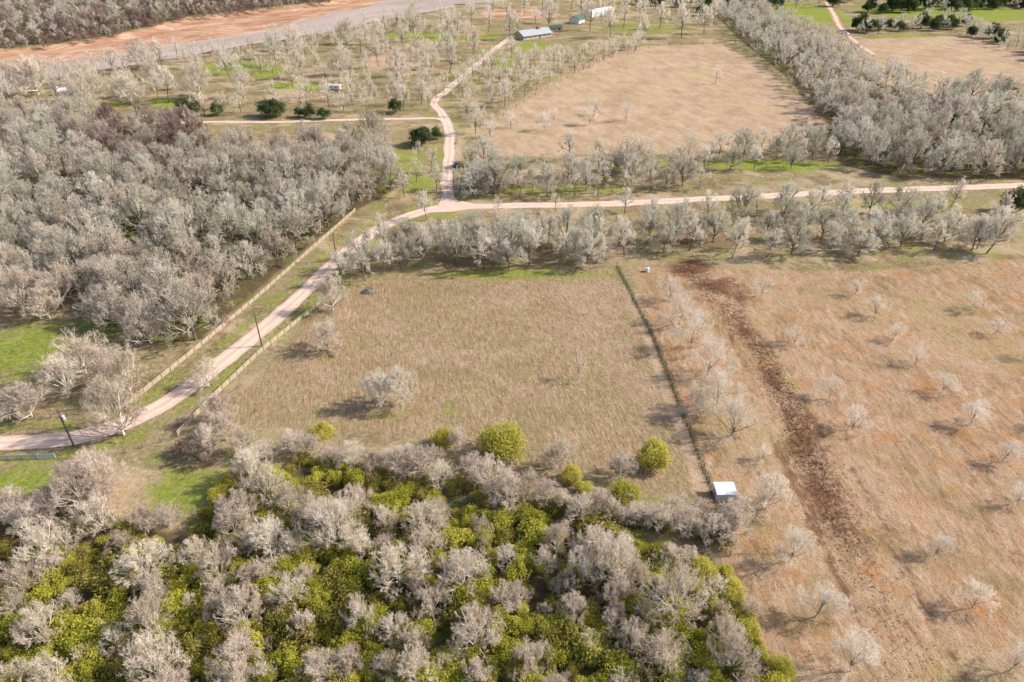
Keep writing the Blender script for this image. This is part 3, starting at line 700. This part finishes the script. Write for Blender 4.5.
row([(645, 240), (760, 236), (1000, 228), (1010, 248), (850, 257), (650, 262)], 7.8, ['moss', 'moss', 'tall'], 9, 12.5, 'row_tree', 'grey dark-trunked tree in the row above the right field', 'open row above the right field', 22)
row([(640, 222), (760, 214), (960, 206), (960, 214), (760, 224), (640, 230)], 7.5, ['tall', 'moss'], 8.5, 11.5, 'row_tree', 'thin bare tree on the right-hand road verge', 'verge trees of the right-hand road', 23)
row([(470, 196), (480, 176), (560, 172), (680, 168), (700, 190), (600, 197)], 6.2, ['moss', 'moss', 'mosswarm'], 8, 11.5, 'row_tree', 'grey tree in the belt below the upper field', 'belt above the right-hand road', 24)
row([(560, 160), (700, 152), (840, 140), (850, 168), (720, 172), (600, 172)], 9.5, ['moss', 'tall', 'moss'], 9, 13, 'row_tree', 'bare tree on the lower upper-field edge', 'row below the upper field', 25)
row([(455, 203), (470, 165), (490, 160), (500, 196)], 6, ['moss'], 8, 11, 'row_tree', 'grey tree beside the lane just above the junction', 'trees at the junction', 26)
row([(395, 225), (440, 213), (640, 211), (640, 217), (440, 220)], 17, ['tall'], 7, 10.5, 'row_tree', 'wispy tree on the verge near the junction', 'near verge by the junction', 27)
row(WOOD_R, 8.2, ['moss', 'moss', 'mosswarm'], 11, 15, 'grey_tree', 'grey crown in the wood right of the upper field', 'trees of the right wood', 28, 6000)
# --- between junction, lane and river
row([(360, 200), (380, 160), (430, 160), (438, 190), (400, 205)], 11, ['moss', 'tall'], 8, 11, 'bare_tree', 'grey tree on the green verge left of the lane', 'trees left of the lane', 31)
row([(200, 116), (300, 112), (430, 112), (440, 95), (420, 80), (330, 95), (240, 104)], 11, ['tall', 'bare'], 9, 13, 'bare_tree', 'pale bare tree by the left lane', 'trees by the left lane', 32)
row([(0, 100), (90, 84), (250, 56), (330, 44), (470, 30), (480, 60), (440, 85), (330, 86), (200, 104), (60, 120), (0, 124)], 15, ['tall', 'bare', 'tall'], 10, 20, 'bare_tree', 'tall bare tree in the meadow along the river', 'tall trees by the river', 33)
row([(0, 90), (100, 72), (180, 60), (250, 48), (330, 36), (420, 18), (420, 24), (330, 42), (250, 54), (180, 66), (100, 79), (0, 98)], 10, ['tall', 'bare'], 9, 17, 'bare_tree', 'pale tree on the near river bank', 'trees on the near river bank', 47, 6000)
row([(440, 96), (460, 82), (510, 50), (560, 62), (640, 40), (640, 52), (560, 78), (500, 112), (470, 140), (462, 110)], 10, ['bare', 'tall'], 9, 13, 'bare_tree', 'bare tree right of the lane to the farmhouse', 'trees right of the upper lane', 34)
row([(380, 32), (500, 14), (640, 2), (720, 12), (730, 38), (640, 40), (560, 36), (430, 50)], 24, ['tall'], 17, 24, 'bare_tree', 'tall bare tree around the farmhouses at the top', 'tall trees by the farmhouses', 35)
row([(482, 124), (520, 122), (560, 118), (620, 112), (640, 125), (560, 130), (490, 140)], 17, ['orch'], 7, 9, 'bare_tree', 'small bare tree standing in the upper field', 'small trees in the upper field', 36)
for x, y, H, lb in [(715,84,11,'lone bare tree in the middle of the upper field'), (885,84,13,'left bare tree of a pair below the far right field'), (897,86,14,'right bare tree of a pair below the far right field'), (935,95,12,'leaning bare tree on the lower edge of the far right field')]:
    q = g(x, y); put('tall', q[0], q[1], H, 1, 'bare_tree', lb)
for x, y, H, k, lb in [(190,116,10,'ever','large evergreen between the two round hedge evergreens'), (275,118,10,'ever','broad evergreen filling the row by the lane'), (310,118,8,'ever','evergreen near the right end of the row by the lane'), (325,119,7,'ever','last low evergreen of the row by the lane'), (420,146,10,'ever','broad lower half of the evergreen clump at the lane bend'), (185,113,9,'ever','left round evergreen of the hedge by the left lane'), (196,114,9,'ever','second round evergreen of the hedge by the left lane'), (218,115,8,'ever','dark evergreen bush between hedge and bare trees'),
                       (268,116,9,'ever','dark evergreen left in the row by the lane'), (280,116,8,'ever','dark evergreen right in the row by the lane'), (300,117,6,'ever','low evergreen at the row end by the lane'), (396,113,8,'ever','dark evergreen bush above the lane near the bend'),
                       (424,143,9,'ever','round dark evergreen beside the lane bend'), (437,139,6,'ever','small evergreen at the right of the round one')]:
    q = g(x, y); put(k, q[0], q[1], H, .95, 'evergreen_tree', lb, 'tree', 'evergreens by the left lane')
for x, y, H, lb in [(968,132,11,'dark evergreen showing in the right wood'), (944,128,9,'smaller dark evergreen in the right wood'), (1012,212,9,'dark evergreen behind the leaning tree at the right edge'), (85,290,7,'added evergreen standing in for dark shade on the lower fringe of the left wood'),  # both evergreens on the left wood fringe are added to imitate dark shade
                    (142,292,6,'small added evergreen standing in for shade between fringe trees of the left wood'), (700,16,11,'dark evergreen at the top above the upper field'), (655,6,12,'far evergreen at the top beyond the barn'), (125,232,8,'evergreen in a hollow of the left wood')]:
    q = g(x, y); put('ever', q[0], q[1], H, 1.0, 'evergreen_tree', lb)
for x, y, H, a_, lb in [(986,254,15,.38,'large leaning forked tree at the right end of the open row'), (972,250,11,-.05,'spreading tree just left of the leaning forked tree')]:
    q = g(x, y); put('tall' if a_ > .1 else 'moss', q[0], q[1], H, 1.05, 'leaning_tree', lb)['tilt'] = a_
row([(855, 30), (905, 26), (960, 24), (1000, 40), (1040, 56), (1040, 62), (985, 44), (955, 30), (905, 32), (860, 36)], 9, ['ever', 'moss', 'moss'], 9, 14, 'field_edge_tree', 'dark rounded tree lining the far right field', 'trees lining the far right field', 41)
row([(860, 14), (900, 4), (1060, 0), (1060, 8), (900, 14)], 12, ['ever', 'moss', 'ever'], 10, 18, 'field_edge_tree', 'dark tree in the far line at the top right', 'far trees at the top right', 42)
row([(620, 2), (700, -2), (860, -6), (850, 6), (720, 14)], 16, ['moss', 'ever', 'moss'], 11, 16, 'far_tree', 'grey tree in the far belt at the top', 'far belt at the top', 43)
row([(-150, 66), (0, 47), (60, 42), (110, 34), (190, 16), (260, 8), (330, 0), (330, -30), (-150, 0)], 11.0, ['mosswarm', 'brush', 'moss'], 11, 16, 'river_bank_tree', 'brownish tree in the wood beyond the river', 'wood beyond the river', 44, 9000)
row([(-100, 64), (0, 51), (60, 46), (110, 38), (190, 19), (260, 11), (330, 3), (330, -2), (190, 12), (110, 31), (0, 44), (-100, 56)], 7, ['brush', 'mosswarm'], 5, 9, 'river_bank_tree', 'low brown scrub tree on the far river bank', 'scrub on the far river bank', 46, 6000)
row([(330, -10), (620, -6), (1300, -8), (1300, -40), (330, -40)], 22, ['moss', 'mosswarm', 'ever'], 12, 17, 'far_tree', 'hazy tree in the far wood past the top edge', 'far wood past the top edge', 45, 5000)

# ------------------------------------------------------------------ turn the list into trees: up to 300 of a kind, nearest first; the rest is one far wood
FAM = dict(bare='bare', pink='bare', tall='bare', moss='moss', mosswarm='moss', orch='orch', field='orch', shrub='shrub', olive='shrub', lime='shrub', ever='ever', brush='brush')
for d in placed:
    px, py = proj(d['x'], d['y'], d['s'] * d['p'].H * .6); d['vis'] = -40 < px < 1064 and -14 < py < 740
rest = []; count = {}
for d in sorted(placed, key=lambda q: -q['size'] - (10 if q['vis'] else 0)):
    fam = FAM[d['kind']]; count[fam] = count.get(fam, 0) + 1
    if count[fam] > 300 or not d['vis']:
        rest.append(d); continue
    e = empty(d['name'], (d['x'], d['y'], d['z']), d['rz'], (d['s']*d['w']*(.86+.28*rng.random()), d['s']*d['w']*(.86+.28*rng.random()), d['s']*(.9+.2*rng.random())))
    if d['kind'] in ('orch', 'tall', 'field'): e.rotation_euler.x, e.rotation_euler.y = rng.normal(size=2) * .07
    if 'tilt' in d: e.rotation_euler = (0, d['tilt'], 0)
    tag(e, d['label'], d['cat'], d['group'])
    link('trunk', d['p'].tr, e); link('crown', d['p'].cr, e)
def far_mass(name, items, label):
    by = {}
    for d in items: by.setdefault(d['p'].leaf, []).append(d)
    parts, mats, mi = [], [], []
    for leaf, L in by.items():
        for which, mt in ((0, 'bark_dark'), (1, leaf)):
            if mt not in mats: mats.append(mt)
            for d in L:
                v, t = (d['p'].low or d['p'].geo)[which]; c, s = math.cos(d['rz']), math.sin(d['rz'])
                R_ = np.array([[c, -s, 0], [s, c, 0], [0, 0, 1]])
                parts.append(((v * [d['s']*d['w'], d['s']*d['w'], d['s']]) @ R_.T + [d['x'], d['y'], d['z']], t)); mi += [mats.index(mt)] * len(t)
    if parts:
        V, T = merge(parts); tag(link(name, mesh_np(name, V, T, [M[k] for k in mats], mi)), label, 'trees', kind='stuff')
    return sum(len(p[1]) for p in parts)
print('placed', len(placed), count, 'rest', len(rest), 'tris', far_mass('distant_wood', [d for d in rest if FAM[d['kind']] != 'shrub'], 'distant belts of grey leafless wood around the far fields and river'))
far_mass('thicket_undergrowth', [d for d in rest if FAM[d['kind']] == 'shrub'], 'yellow-green undergrowth deep in the thicket at the bottom')

# ------------------------------------------------------------------ fences
wood_pale = simple('weathered_board', (.42, .34, .25), .9, .3, 1.5)
wood_grey = simple('grey_board', (.36, .33, .28), .9, .25, 1.5)
wood_post = simple('old_post', (.20, .155, .11), .95, .3, 2)
wire_m = simple('fence_wire', (.28, .25, .22), .6, .1, 3)
gate_m = simple('pale_green_gate_paint', (.42, .52, .48), .6, .12, 3)

def along(pts, step):
    p = gpoly(pts); out = []; L = 0
    seg = np.hypot(*np.diff(p, axis=0).T); tot = seg.sum(); n = max(1, round(tot / step)); cum = np.concatenate([[0], np.cumsum(seg)])
    d = np.linspace(0, tot, n + 1)
    return np.stack([np.interp(d, cum, p[:, 0]), np.interp(d, cum, p[:, 1])], 1)

def fence(name, pts, step, label, group=None, boards=4, bh=.17, gap=.12, m=wood_pale, post_h=1.25, wires=0, post_r=.07):
    q = along(pts, step); root = empty(name, (q[0][0], q[0][1], 0)); tag(root, label, 'fence', group)
    pm = MB().box(-post_r, -post_r, -.3, post_r, post_r, post_h).mesh('post', m if boards else wood_post)
    bl = np.hypot(*(q[1]-q[0]))
    bm_ = MB().box(0, -.02, 0, bl + .02, .02, bh).mesh('board', m) if boards else None
    wm = MB().tube((0, 0, 0), (bl, 0, 0), .012, .012, 3).mesh('wire', wire_m) if wires else None
    for i, a in enumerate(q):
        o = link('post', pm, root); o.location = (a[0]-q[0][0], a[1]-q[0][1], 0); o.rotation_euler = (rng.normal()*.03, rng.normal()*.03, math.atan2(*(q[min(i+1, len(q)-1)]-q[max(0, i-1)])[::-1]))
        if i == len(q) - 1: break
        d = q[i+1] - a; an = math.atan2(d[1], d[0]); nx_, ny_ = -math.sin(an) * (post_r + .022), math.cos(an) * (post_r + .022)
        for k in range(boards + wires):
            o = link('board' if boards else 'wire', bm_ if boards else wm, root)
            z = .12 + k * (bh + gap) if boards else .25 + k * (post_h - .35) / max(1, wires - 1)
            o.location = (a[0]-q[0][0] - nx_, a[1]-q[0][1] - ny_, z + rng.normal()*.008)
            o.rotation_euler = (0, rng.normal() * .004, an); o.scale.x = np.hypot(*d) / bl
    return root
fence('board_fence', [(356, 211), (256, 300), (190, 356), (126, 408)], 2.8, 'long pale board fence on the far side of the left road')
fence('board_fence', [(322, 303), (262, 352), (216, 396), (178, 436)], 2.6, 'pale board fence between the left road and the middle field')
fence('board_fence', [(-60, 461), (0, 460), (38, 459)], 2.6, 'grey board fence below the road at the left edge', m=wood_grey)
fence('wire_fence', [(178, 437), (150, 446), (118, 455), (90, 458)], 3.0, 'low post and wire fence bending below the road curve', boards=0, wires=3, post_h=1.25)
fence('wire_fence', [(-60, 424), (0, 421), (50, 418), (84, 414)], 3.0, 'post and wire fence above the road at the left edge', boards=0, wires=4, post_h=1.35)
fence('wire_fence', [(617, 266), (655, 340), (690, 430), (712, 490), (735, 545)], 3.6, 'post and wire fence overgrown with weeds between the middle and right fields', boards=0, wires=4, post_h=1.35)
fence('wire_fence', [(618, 50), (660, 46), (735, 43)], 9.0, 'thin post fence along the top of the upper field', boards=0, wires=2, post_h=1.6, post_r=.14)
fence('wire_fence', [(478, 150), (500, 118), (540, 92), (618, 52)], 9.0, 'thin post fence along the left side of the upper field', boards=0, wires=2, post_h=1.6, post_r=.12)
fence('wire_fence', [(300, 470), (400, 497), (540, 528), (730, 556)], 4.0, 'old wire fence hidden in the hedge below the middle field', boards=0, wires=3, post_h=1.3)

# pipe gate in the lower left fence
q = g(40, 459); q2 = g(56, 458.5); Lg = float(np.hypot(*(q2-q)[:2])); gt = empty('field_gate', (q[0], q[1], 0), math.atan2(q2[1]-q[1], q2[0]-q[0]))
tag(gt, 'pale green pipe gate at the end of the grey board fence', 'gate')
for i in range(6): MB().box(.06, -.02, .2 + i*.19, Lg-.06, .02, .33 + i*.19).obj('rail', gate_m, gt)
for x in (0, Lg): MB().tube((x, 0, -.3), (x, 0, 1.4), .06, .06, 8).obj('post', gate_m, gt)

# ------------------------------------------------------------------ power poles
pole_m = simple('creosote_pole', (.13, .095, .07), .95, .3, 2); steel = simple('galvanised_steel', (.55, .56, .57), .45, .08, 4, .6, .5)
def power_pole(px, py, H, label, can):
    q = g(px, py); r = empty('power_pole', (q[0], q[1], 0), .6); tag(r, label, 'power pole', 'power poles along the left road')
    MB().tube((0, 0, -.5), (0, 0, H), .19, .13, 10).obj('pole', pole_m, r)
    arm = MB().box(-1.2, -.06, H-.75, 1.2, .06, H-.6).obj('crossarm', pole_m, r); arm.location.y = -.17
    for x in (-1.1, -.4, .4, 1.1): MB().tube((x, 0, H-.6), (x, 0, H-.42), .05, .035, 6).obj('insulator', steel, arm)
    if can:
        c = MB().tube((.42, -.1, H-2.8), (.42, -.1, H-1.7), .25, .25, 12).obj('transformer', simple('transformer_paint', (.78, .79, .8), .5, .05), r)
        MB().tube((.42, -.1, H-1.69), (.42, -.1, H-1.45), .06, .05, 6).obj('bushing', steel, c)
power_pole(74, 446, 9.2, 'dark power pole with a white transformer at the left road bend', True)
power_pole(262, 346, 9.2, 'dark power pole between the board fence and the road', False)
power_pole(337, 261, 9.0, 'dark power pole on the road verge near the row of trees', False)

# ------------------------------------------------------------------ buildings
white_m = simple('white_siding', (.62, .62, .62), .6, .06, 2); dark_m = simple('dark_opening', (.03, .03, .035), .4, .1); glass_m = simple('window_glass', (.06, .08, .1), .1, .1, 1, 0, .8)
whiteroof = simple('white_metal_roof', (.68, .69, .70), .45, .1, 1.2, 0, .4); blueroof = simple('blue_grey_metal_roof', (.33, .345, .36), .5, .15, 1, 0, .4)
tan_m = simple('tan_siding', (.42, .35, .27), .8, .12); greenroof = simple('dark_green_roof', (.05, .09, .065), .6, .2); brick_m = simple('red_brick', (.30, .10, .08), .9, .2, 3)

def building(name, px, py, rz, L, Wd, hw, hr, wall, roof, label, wins=4, over=.4, ribs=0, door=True, chim=False, z=0):
    q = g(px, py); r = empty(name, (q[0], q[1], z), rz); tag(r, label, 'building')
    MB().prism([(-Wd/2, -.2), (Wd/2, -.2), (Wd/2, hw), (0, hw+hr), (-Wd/2, hw)], -L/2, L/2).obj('wall', wall, r)
    k = hr / (Wd/2); e = Wd/2 + over; t = .14
    rf = MB().prism([(-e, hw - over*k + .03), (0, hw+hr+.03), (e, hw - over*k + .03), (e, hw - over*k + .03 + t), (0, hw+hr+.03+t), (-e, hw - over*k + .03 + t)], -L/2-over, L/2+over).obj('roof', roof, r)
    for i in range(ribs):
        x = -L/2 - over + (i + .5) * (L + 2*over) / ribs; b_ = MB()
        for sg in (-1, 1): b_.add([(x-.03, sg*e, hw-over*k+.03+t), (x+.03, sg*e, hw-over*k+.03+t), (x+.03, 0, hw+hr+.03+t), (x-.03, 0, hw+hr+.03+t),
                                   (x-.03, sg*e, hw-over*k+.09+t), (x+.03, sg*e, hw-over*k+.09+t), (x+.03, 0, hw+hr+.09+t), (x-.03, 0, hw+hr+.09+t)], [(4,5,6,7),(0,1,5,4),(1,2,6,5),(3,0,4,7)])
        b_.obj('seam', roof, rf)
    for i in range(wins):
        x = -L/2 + (i + .5) * L / wins
        if door and i == wins // 2:
            d = MB().box(x-.55, -Wd/2-.06, 0, x+.55, -Wd/2-.003, 2.1).obj('door', wall if False else dark_m, r); continue
        for sg in (-1, 1):
            w = MB().box(x-.7, sg*Wd/2-.05, .95, x+.7, sg*Wd/2+.05, 2.15).obj('window', white_m, r)
            MB().box(x-.6, sg*Wd/2-.07, 1.05, x+.6, sg*Wd/2+.07, 2.05).obj('pane', glass_m, w)
    if chim: MB().box(L*.12, -1.4, hw+.4, L*.12+2.2, .4, hw+hr+1.6).obj('chimney', brick_m, rf)
    return r

# white shed in the right field
q = g(725.5, 501.5); sh = empty('shed', (q[0], q[1] + 1.3, 0), math.radians(1)); tag(sh, 'small white metal shed beside the field fence', 'shed')
Ls, Ws, hs, hrs = 3.45, 2.6, 1.75, .25
MB().prism([(-Ws/2, -.05), (Ws/2, -.05), (Ws/2, hs+hrs), (-Ws/2, hs)], -Ls/2, Ls/2).obj('wall', simple('shed_siding', (.60, .64, .69), .6, .06, 1.5), sh)
ks = hrs / Ws; e0, e1 = -Ws/2-.15, Ws/2+.15; z0, z1 = hs - .15*ks + .02, hs + hrs + .15*ks + .02
sr = MB().prism([(e0, z0), (e1, z1), (e1, z1+.06), (e0, z0+.06)], -Ls/2-.12, Ls/2+.12).obj('roof', whiteroof, sh)
for i in range(11):
    x = -Ls/2 + i * Ls / 10
    MB().add([(x-.02, e0, z0+.058), (x+.02, e0, z0+.058), (x+.02, e1, z1+.058), (x-.02, e1, z1+.058), (x-.02, e0, z0+.1), (x+.02, e0, z0+.1), (x+.02, e1, z1+.1), (x-.02, e1, z1+.1)], [(4,5,6,7),(0,1,5,4),(1,2,6,5),(3,0,4,7),(2,3,7,6)]).obj('roof_seam', whiteroof, sr)
    MB().box(x-.025, -Ws/2-.025, 0, x+.025, -Ws/2-.001, hs-.08).obj('wall_batten', white_m, sh)
dr = MB().box(-.9, -Ws/2-.05, .05, .3, -Ws/2-.026, 1.6).obj('door', simple('shed_door_paint', (.50, .55, .62), .6, .05), sh)
MB().box(.12, -Ws/2-.09, .9, .2, -Ws/2-.05, 1.05).obj('handle', steel, dr)
MB().box(-Ls/2-.06, -.7, .05, -Ls/2-.004, .7, 1.6).obj('side_door', simple('shed_side_door', (.30, .27, .27), .7, .1), sh)

building('farmhouse', 533, 37.5, math.radians(38), 27, 11, 3.2, 2.8, tan_m, blueroof, 'long farmhouse with blue-grey metal roof at the top of the lane', 6, 1.0, 14, True, True)
building('outbuilding', 556, 30, math.radians(15), 9, 5, 2.2, 1.4, tan_m, greenroof, 'small dark green roofed outbuilding right of the farmhouse', 2, .5, 0)
building('white_house', 577, 22.5, math.radians(60), 12, 9, 3.0, 3.0, white_m, greenroof, 'white gabled house with dark green roof at the top', 3, .5, 0)
building('metal_barn', 599, 14.5, math.radians(48), 34, 9, 3.4, 1.8, white_m, whiteroof, 'long pale metal roofed barn at the top behind the white house', 6, .4, 16)
building('cottage', 70, 94, math.radians(12), 10, 6, 2.5, 1.6, tan_m, whiteroof, 'white roofed cottage among bare trees by the river', 4, .5, 10)

# ------------------------------------------------------------------ vehicles
tyre_m = simple('tyre_rubber', (.02, .02, .02), .9, .1); rim_m = simple('wheel_rim', (.45, .45, .46), .35, .05, 1, .7, .5)
lamp_m = simple('lamp_lens', (.55, .06, .05), .3, .05); head_m = simple('headlight_lens', (.7, .7, .68), .2, .05)
def car(name, px, py, rz, paint, label, pickup=False, L=4.7):
    q = g(px, py); r = empty(name, (q[0], q[1], .06), rz); tag(r, label, 'truck' if pickup else 'car')
    h = L / 2; Wd = 1.85
    low = [(-h, .45), (-h+.1, .32), (h-.1, .32), (h, .5), (h-.05, .85), (h-1.15, 1.0), (-h+.05, 1.02)]
    b_ = MB(); n = len(low)
    b_.add([(x, -Wd/2, z) for x, z in low] + [(x, Wd/2, z) for x, z in low], [(i, n+i, n+(i+1)%n, (i+1)%n) for i in range(n)] + [tuple(range(n)), tuple(range(2*n-1, n-1, -1))])
    body = b_.obj('body', paint, r)
    x0, x1 = (-.35, h-1.3) if pickup else (-h+.15, h-1.25)
    cab = MB(); cab.add([(x0, -.86, 1.0), (x1, -.86, 1.0), (x1, .86, 1.0), (x0, .86, 1.0), (x0+.3, -.68, 1.62), (x1-.7, -.68, 1.62), (x1-.7, .68, 1.62), (x0+.3, .68, 1.62)],
                        [(0,1,5,4), (1,2,6,5), (2,3,7,6), (3,0,4,7), (3,2,1,0), (4,5,6,7)])
    cab.obj('window', glass_m, r)
    MB().box(x0+.28, -.7, 1.62, x1-.68, .7, 1.68).obj('roof', paint, r)
    if pickup: MB().box(-h+.2, -.78, 1.0, -.5, .78, 1.03).obj('bed', dark_m, r)
    for sx in (-h+.85, h-.9):
        for sy in (-1, 1):
            w = MB().tube((sx, sy*Wd/2-sy*.2, .34), (sx, sy*Wd/2+sy*.04, .34), .34, .34, 14).obj('wheel', tyre_m, r)
            MB().tube((sx, sy*Wd/2+sy*.04, .34), (sx, sy*Wd/2+sy*.05, .34), .2, .18, 10).obj('rim', rim_m, w)
    for sy in (-.65, .65):
        MB().box(-h-.03, sy-.15, .72, -h+.06, sy+.15, .92).obj('tail_light', lamp_m, r); MB().box(h-.12, sy-.18, .62, h+.01, sy+.18, .78).obj('headlight', head_m, r)
def gloss(name, c):
    m, t, b = newmat(name); b.inputs['Base Color'].default_value = (*c, 1); b.inputs['Roughness'].default_value = .3; b.inputs['Specular IOR Level'].default_value = .5; b.inputs['Coat Weight'].default_value = .5
    return m
car('parked_car', 457, 166, math.radians(86), gloss('black_car_paint', (.015, .015, .018)), 'black car parked on the verge right of the lane')
car('pickup_truck', 845, 34, math.radians(-50), gloss('white_truck_paint', (.8, .8, .8)), 'white pickup truck at the end of the far right track', True, 5.6)
q = g(333, 90); tr_ = empty('travel_trailer', (q[0], q[1], 0), math.radians(-8)); tag(tr_, 'white travel trailer parked in the meadow by the left lane', 'trailer')
MB().prism([(-1.2, .7), (1.2, .7), (1.25, 2.6), (.9, 3.0), (-.9, 3.0), (-1.25, 2.6)], -4.6, 4.6).obj('body', white_m, tr_)
for x in (-2.8, -.6, 2.4): MB().box(x-.5, -1.30, 1.5, x+.5, -1.2, 2.2).obj('window', glass_m, tr_)
MB().box(.8, -1.29, .75, 1.5, -1.2, 2.5).obj('door', steel, tr_)
for x in (-.6, .5):
    for y in (-1.05, 1.05): MB().tube((x, y-.12, .37), (x, y+.12, .37), .37, .37, 12).obj('wheel', tyre_m, tr_)
MB().tube((4.6, 0, .75), (6.2, 0, .6), .08, .06, 6).obj('hitch', steel, tr_)

# ------------------------------------------------------------------ small things on the ground
def brush_pile(px, py, L, Wd, H, m, label, rz=0., n=260, seed=1):
    q = g(px, py); r = np.random.default_rng(seed); V, T = [], []
    a = r.random(n) * 6.28; rad = np.sqrt(r.random(n)); c = np.stack([rad*np.cos(a)*L/2, rad*np.sin(a)*Wd/2, (1-rad**2)*H*r.random(n)], 1)
    D = norm(r.normal(size=(n, 3)) * [1, 1, .35]); lv = (c - D*.5, D, .5 + .9*r.random(n), r.normal(size=(n, 3))*.1, .03 + .05*r.random(n))
    v, t = tubes(lv, 1, 4, .6); v[:, 2] = np.maximum(v[:, 2], .0)
    nh, nr = 14, 5; ring = []
    for k in range(nr):
        f = k / nr
        for i in range(nh):
            an = 6.2832*i/nh; w = (1-f) * (.85 + .2*r.random()); ring.append((math.cos(an)*L/2*w, math.sin(an)*Wd/2*w, H*.8*math.sin(f*1.5) - .05*(k == 0)))
    ring.append((0, 0, H*.85)); tt = []
    for k in range(nr-1):
        for i in range(nh): A_, B_ = k*nh+i, k*nh+(i+1) % nh; tt += [(A_, B_, B_+nh), (A_, B_+nh, A_+nh)]
    for i in range(nh): tt.append(((nr-1)*nh+i, (nr-1)*nh+(i+1) % nh, nr*nh))
    root = empty('brush_pile', (q[0], q[1], 0), rz); tag(root, label, 'brush pile')
    link('heap', mesh_np('heap', np.array(ring), np.array(tt), m), root); link('sticks', mesh_np('sticks', v, t, m), root)
brush_pile(369, 292, 3.6, 2.4, 1.5, simple('grey_dead_wood', (.26, .23, .19), .95, .5, 1.5), 'grey brush pile at the upper left of the middle field', .3)
brush_pile(1009, 89, 11, 4, 1.8, simple('charred_wood', (.04, .038, .03), .95, .4), 'dark burnt brush pile in the far right field', -.3, 300, 2)
brush_pile(830, 244, 6, 3, 1.0, simple('fallen_limb_wood', (.34, .28, .22), .95, .5, 1), 'pile of fallen limbs under the open tree row', .1, 120, 4)
def barrel(px, py, rad, h, label):
    q = g(px, py); r = empty('water_tank', (q[0], q[1], 0)); tag(r, label, 'tank')
    MB().tube((0, 0, -.02), (0, 0, h), rad, rad, 16).obj('body', white_m, r); MB().tube((0, 0, h), (0, 0, h+.18), rad*.95, rad*.35, 16).obj('top', white_m, r)
    MB().tube((0, 0, h+.17), (0, 0, h+.27), rad*.25, rad*.25, 10).obj('lid', dark_m, r)
barrel(647, 271.5, .6, 1.2, 'small white tank at the top corner of the right field')
barrel(834, 243, .55, 1.0, 'white drum beside the fallen limbs under the trees')

# ------------------------------------------------------------------ grass, weeds and raked debris
def tufts(name, pts, h, w, k, m, label, cat, spread=.18, seed=3):
    r = np.random.default_rng(seed); n = len(pts); c = np.repeat(pts, k, 0); N_ = n * k
    c = c + r.normal(size=(N_, 2)) * spread; hh = np.repeat(h, k) * (.6 + .7*r.random(N_)); an = r.random(N_) * 6.28
    X = np.stack([np.cos(an), np.sin(an), np.zeros(N_)], 1) * (w * (.6 + .8*r.random(N_)))[:, None]
    b0 = np.column_stack([c, np.full(N_, -.01)]); tip = b0 + np.column_stack([r.normal(size=(N_, 2)) * hh[:, None] * .45, hh])
    V = np.stack([b0 - X*.5, b0 + X*.5, tip], 1).reshape(-1, 3)
    tag(link(name, mesh_np(name, V, (np.arange(N_)*3)[:, None] + [0, 1, 2], m)), label, cat, kind='stuff')
def fieldpts(poly, n, seed, keep=None):
    r = np.random.default_rng(seed); pg = gpoly(poly); lo, hi = pg.min(0), pg.max(0); c = lo + r.random((n, 2)) * (hi-lo)
    px, py = proj(c[:, 0], c[:, 1]); ok = (sdf(c, pg) > 0) & (px > -30) & (px < 1054) & (py < 720)
    return c[ok]
straw = plantmat('straw_blade', (.14, .10, .05), (.30, .215, .125), (.52, .395, .265), .3, .35)
rust = plantmat('rust_blade', (.16, .085, .042), (.33, .20, .105), (.54, .38, .24), .3, .3)
weed = plantmat('weed_blade', (.07, .08, .025), (.14, .135, .04), (.26, .21, .09), .3, .4)
grassg = plantmat('green_blade', (.10, .13, .02), (.19, .21, .035), (.30, .27, .07), .4, .2)
p = fieldpts(FIELD_MID, 42000, 1); tufts('dry_grass', p, .12 + .16*rng.random(len(p)), .055, 3, straw, 'straw coloured dry grass covering the middle field', 'grass')
p = fieldpts(FIELD_RIGHT, 60000, 2); p = p[(lookup('soil', p) < .5)]; tufts('dry_grass', p, .10 + .14*rng.random(len(p)), .055, 3, rust, 'rust coloured dry grass covering the right field', 'grass')
p = fieldpts([(-40, 300), (130, 300), (330, 290), (420, 205), (440, 205), (250, 400), (230, 540), (-40, 560)], 60000, 3); p = p[(lookup('green', p) > .5) & (ldist(p, roads['a']) > 2.9)]
tufts('green_grass', p, .12 + .16*rng.random(len(p)), .07, 3, grassg, 'green grass along the left road and in the left clearings', 'grass')
fl = along([(617, 266), (655, 340), (690, 430), (714, 496)], .08); fl = np.repeat(fl, 3, 0); fl = fl[rng.random(len(fl)) < .75]; fl = fl + rng.normal(size=fl.shape) * [.30, .2]
tufts('fence_weeds', fl, .2 + .45*rng.random(len(fl)), .08, 2, weed, 'dark tall weeds growing along the field fence', 'weeds', .2)
r_ = np.random.default_rng(9); wi = r_.integers(0, len(wind)-1, 9000); dp = wind[wi] + r_.normal(size=(9000, 2)) * 2.2
dp = dp[r_.random(len(dp)) < lookup('soil', dp)]; n_ = len(dp); D = norm(r_.normal(size=(n_, 3)) * [1, 1, .2])
v, t = blades((np.column_stack([dp, .03 + .12*r_.random(n_)]), D, .25 + .5*r_.random(n_), r_.normal(size=(n_, 3))*.1, None), .09, r_)
v[:, 2] = np.maximum(v[:, 2], .006)
tag(link('raked_debris', mesh_np('raked_debris', v, t, plantmat('debris', (.045, .022, .014), (.11, .055, .033), (.26, .16, .10), .1, .6))), 'dark brown raked twigs and leaves in a strip down the right field', 'debris', kind='stuff')
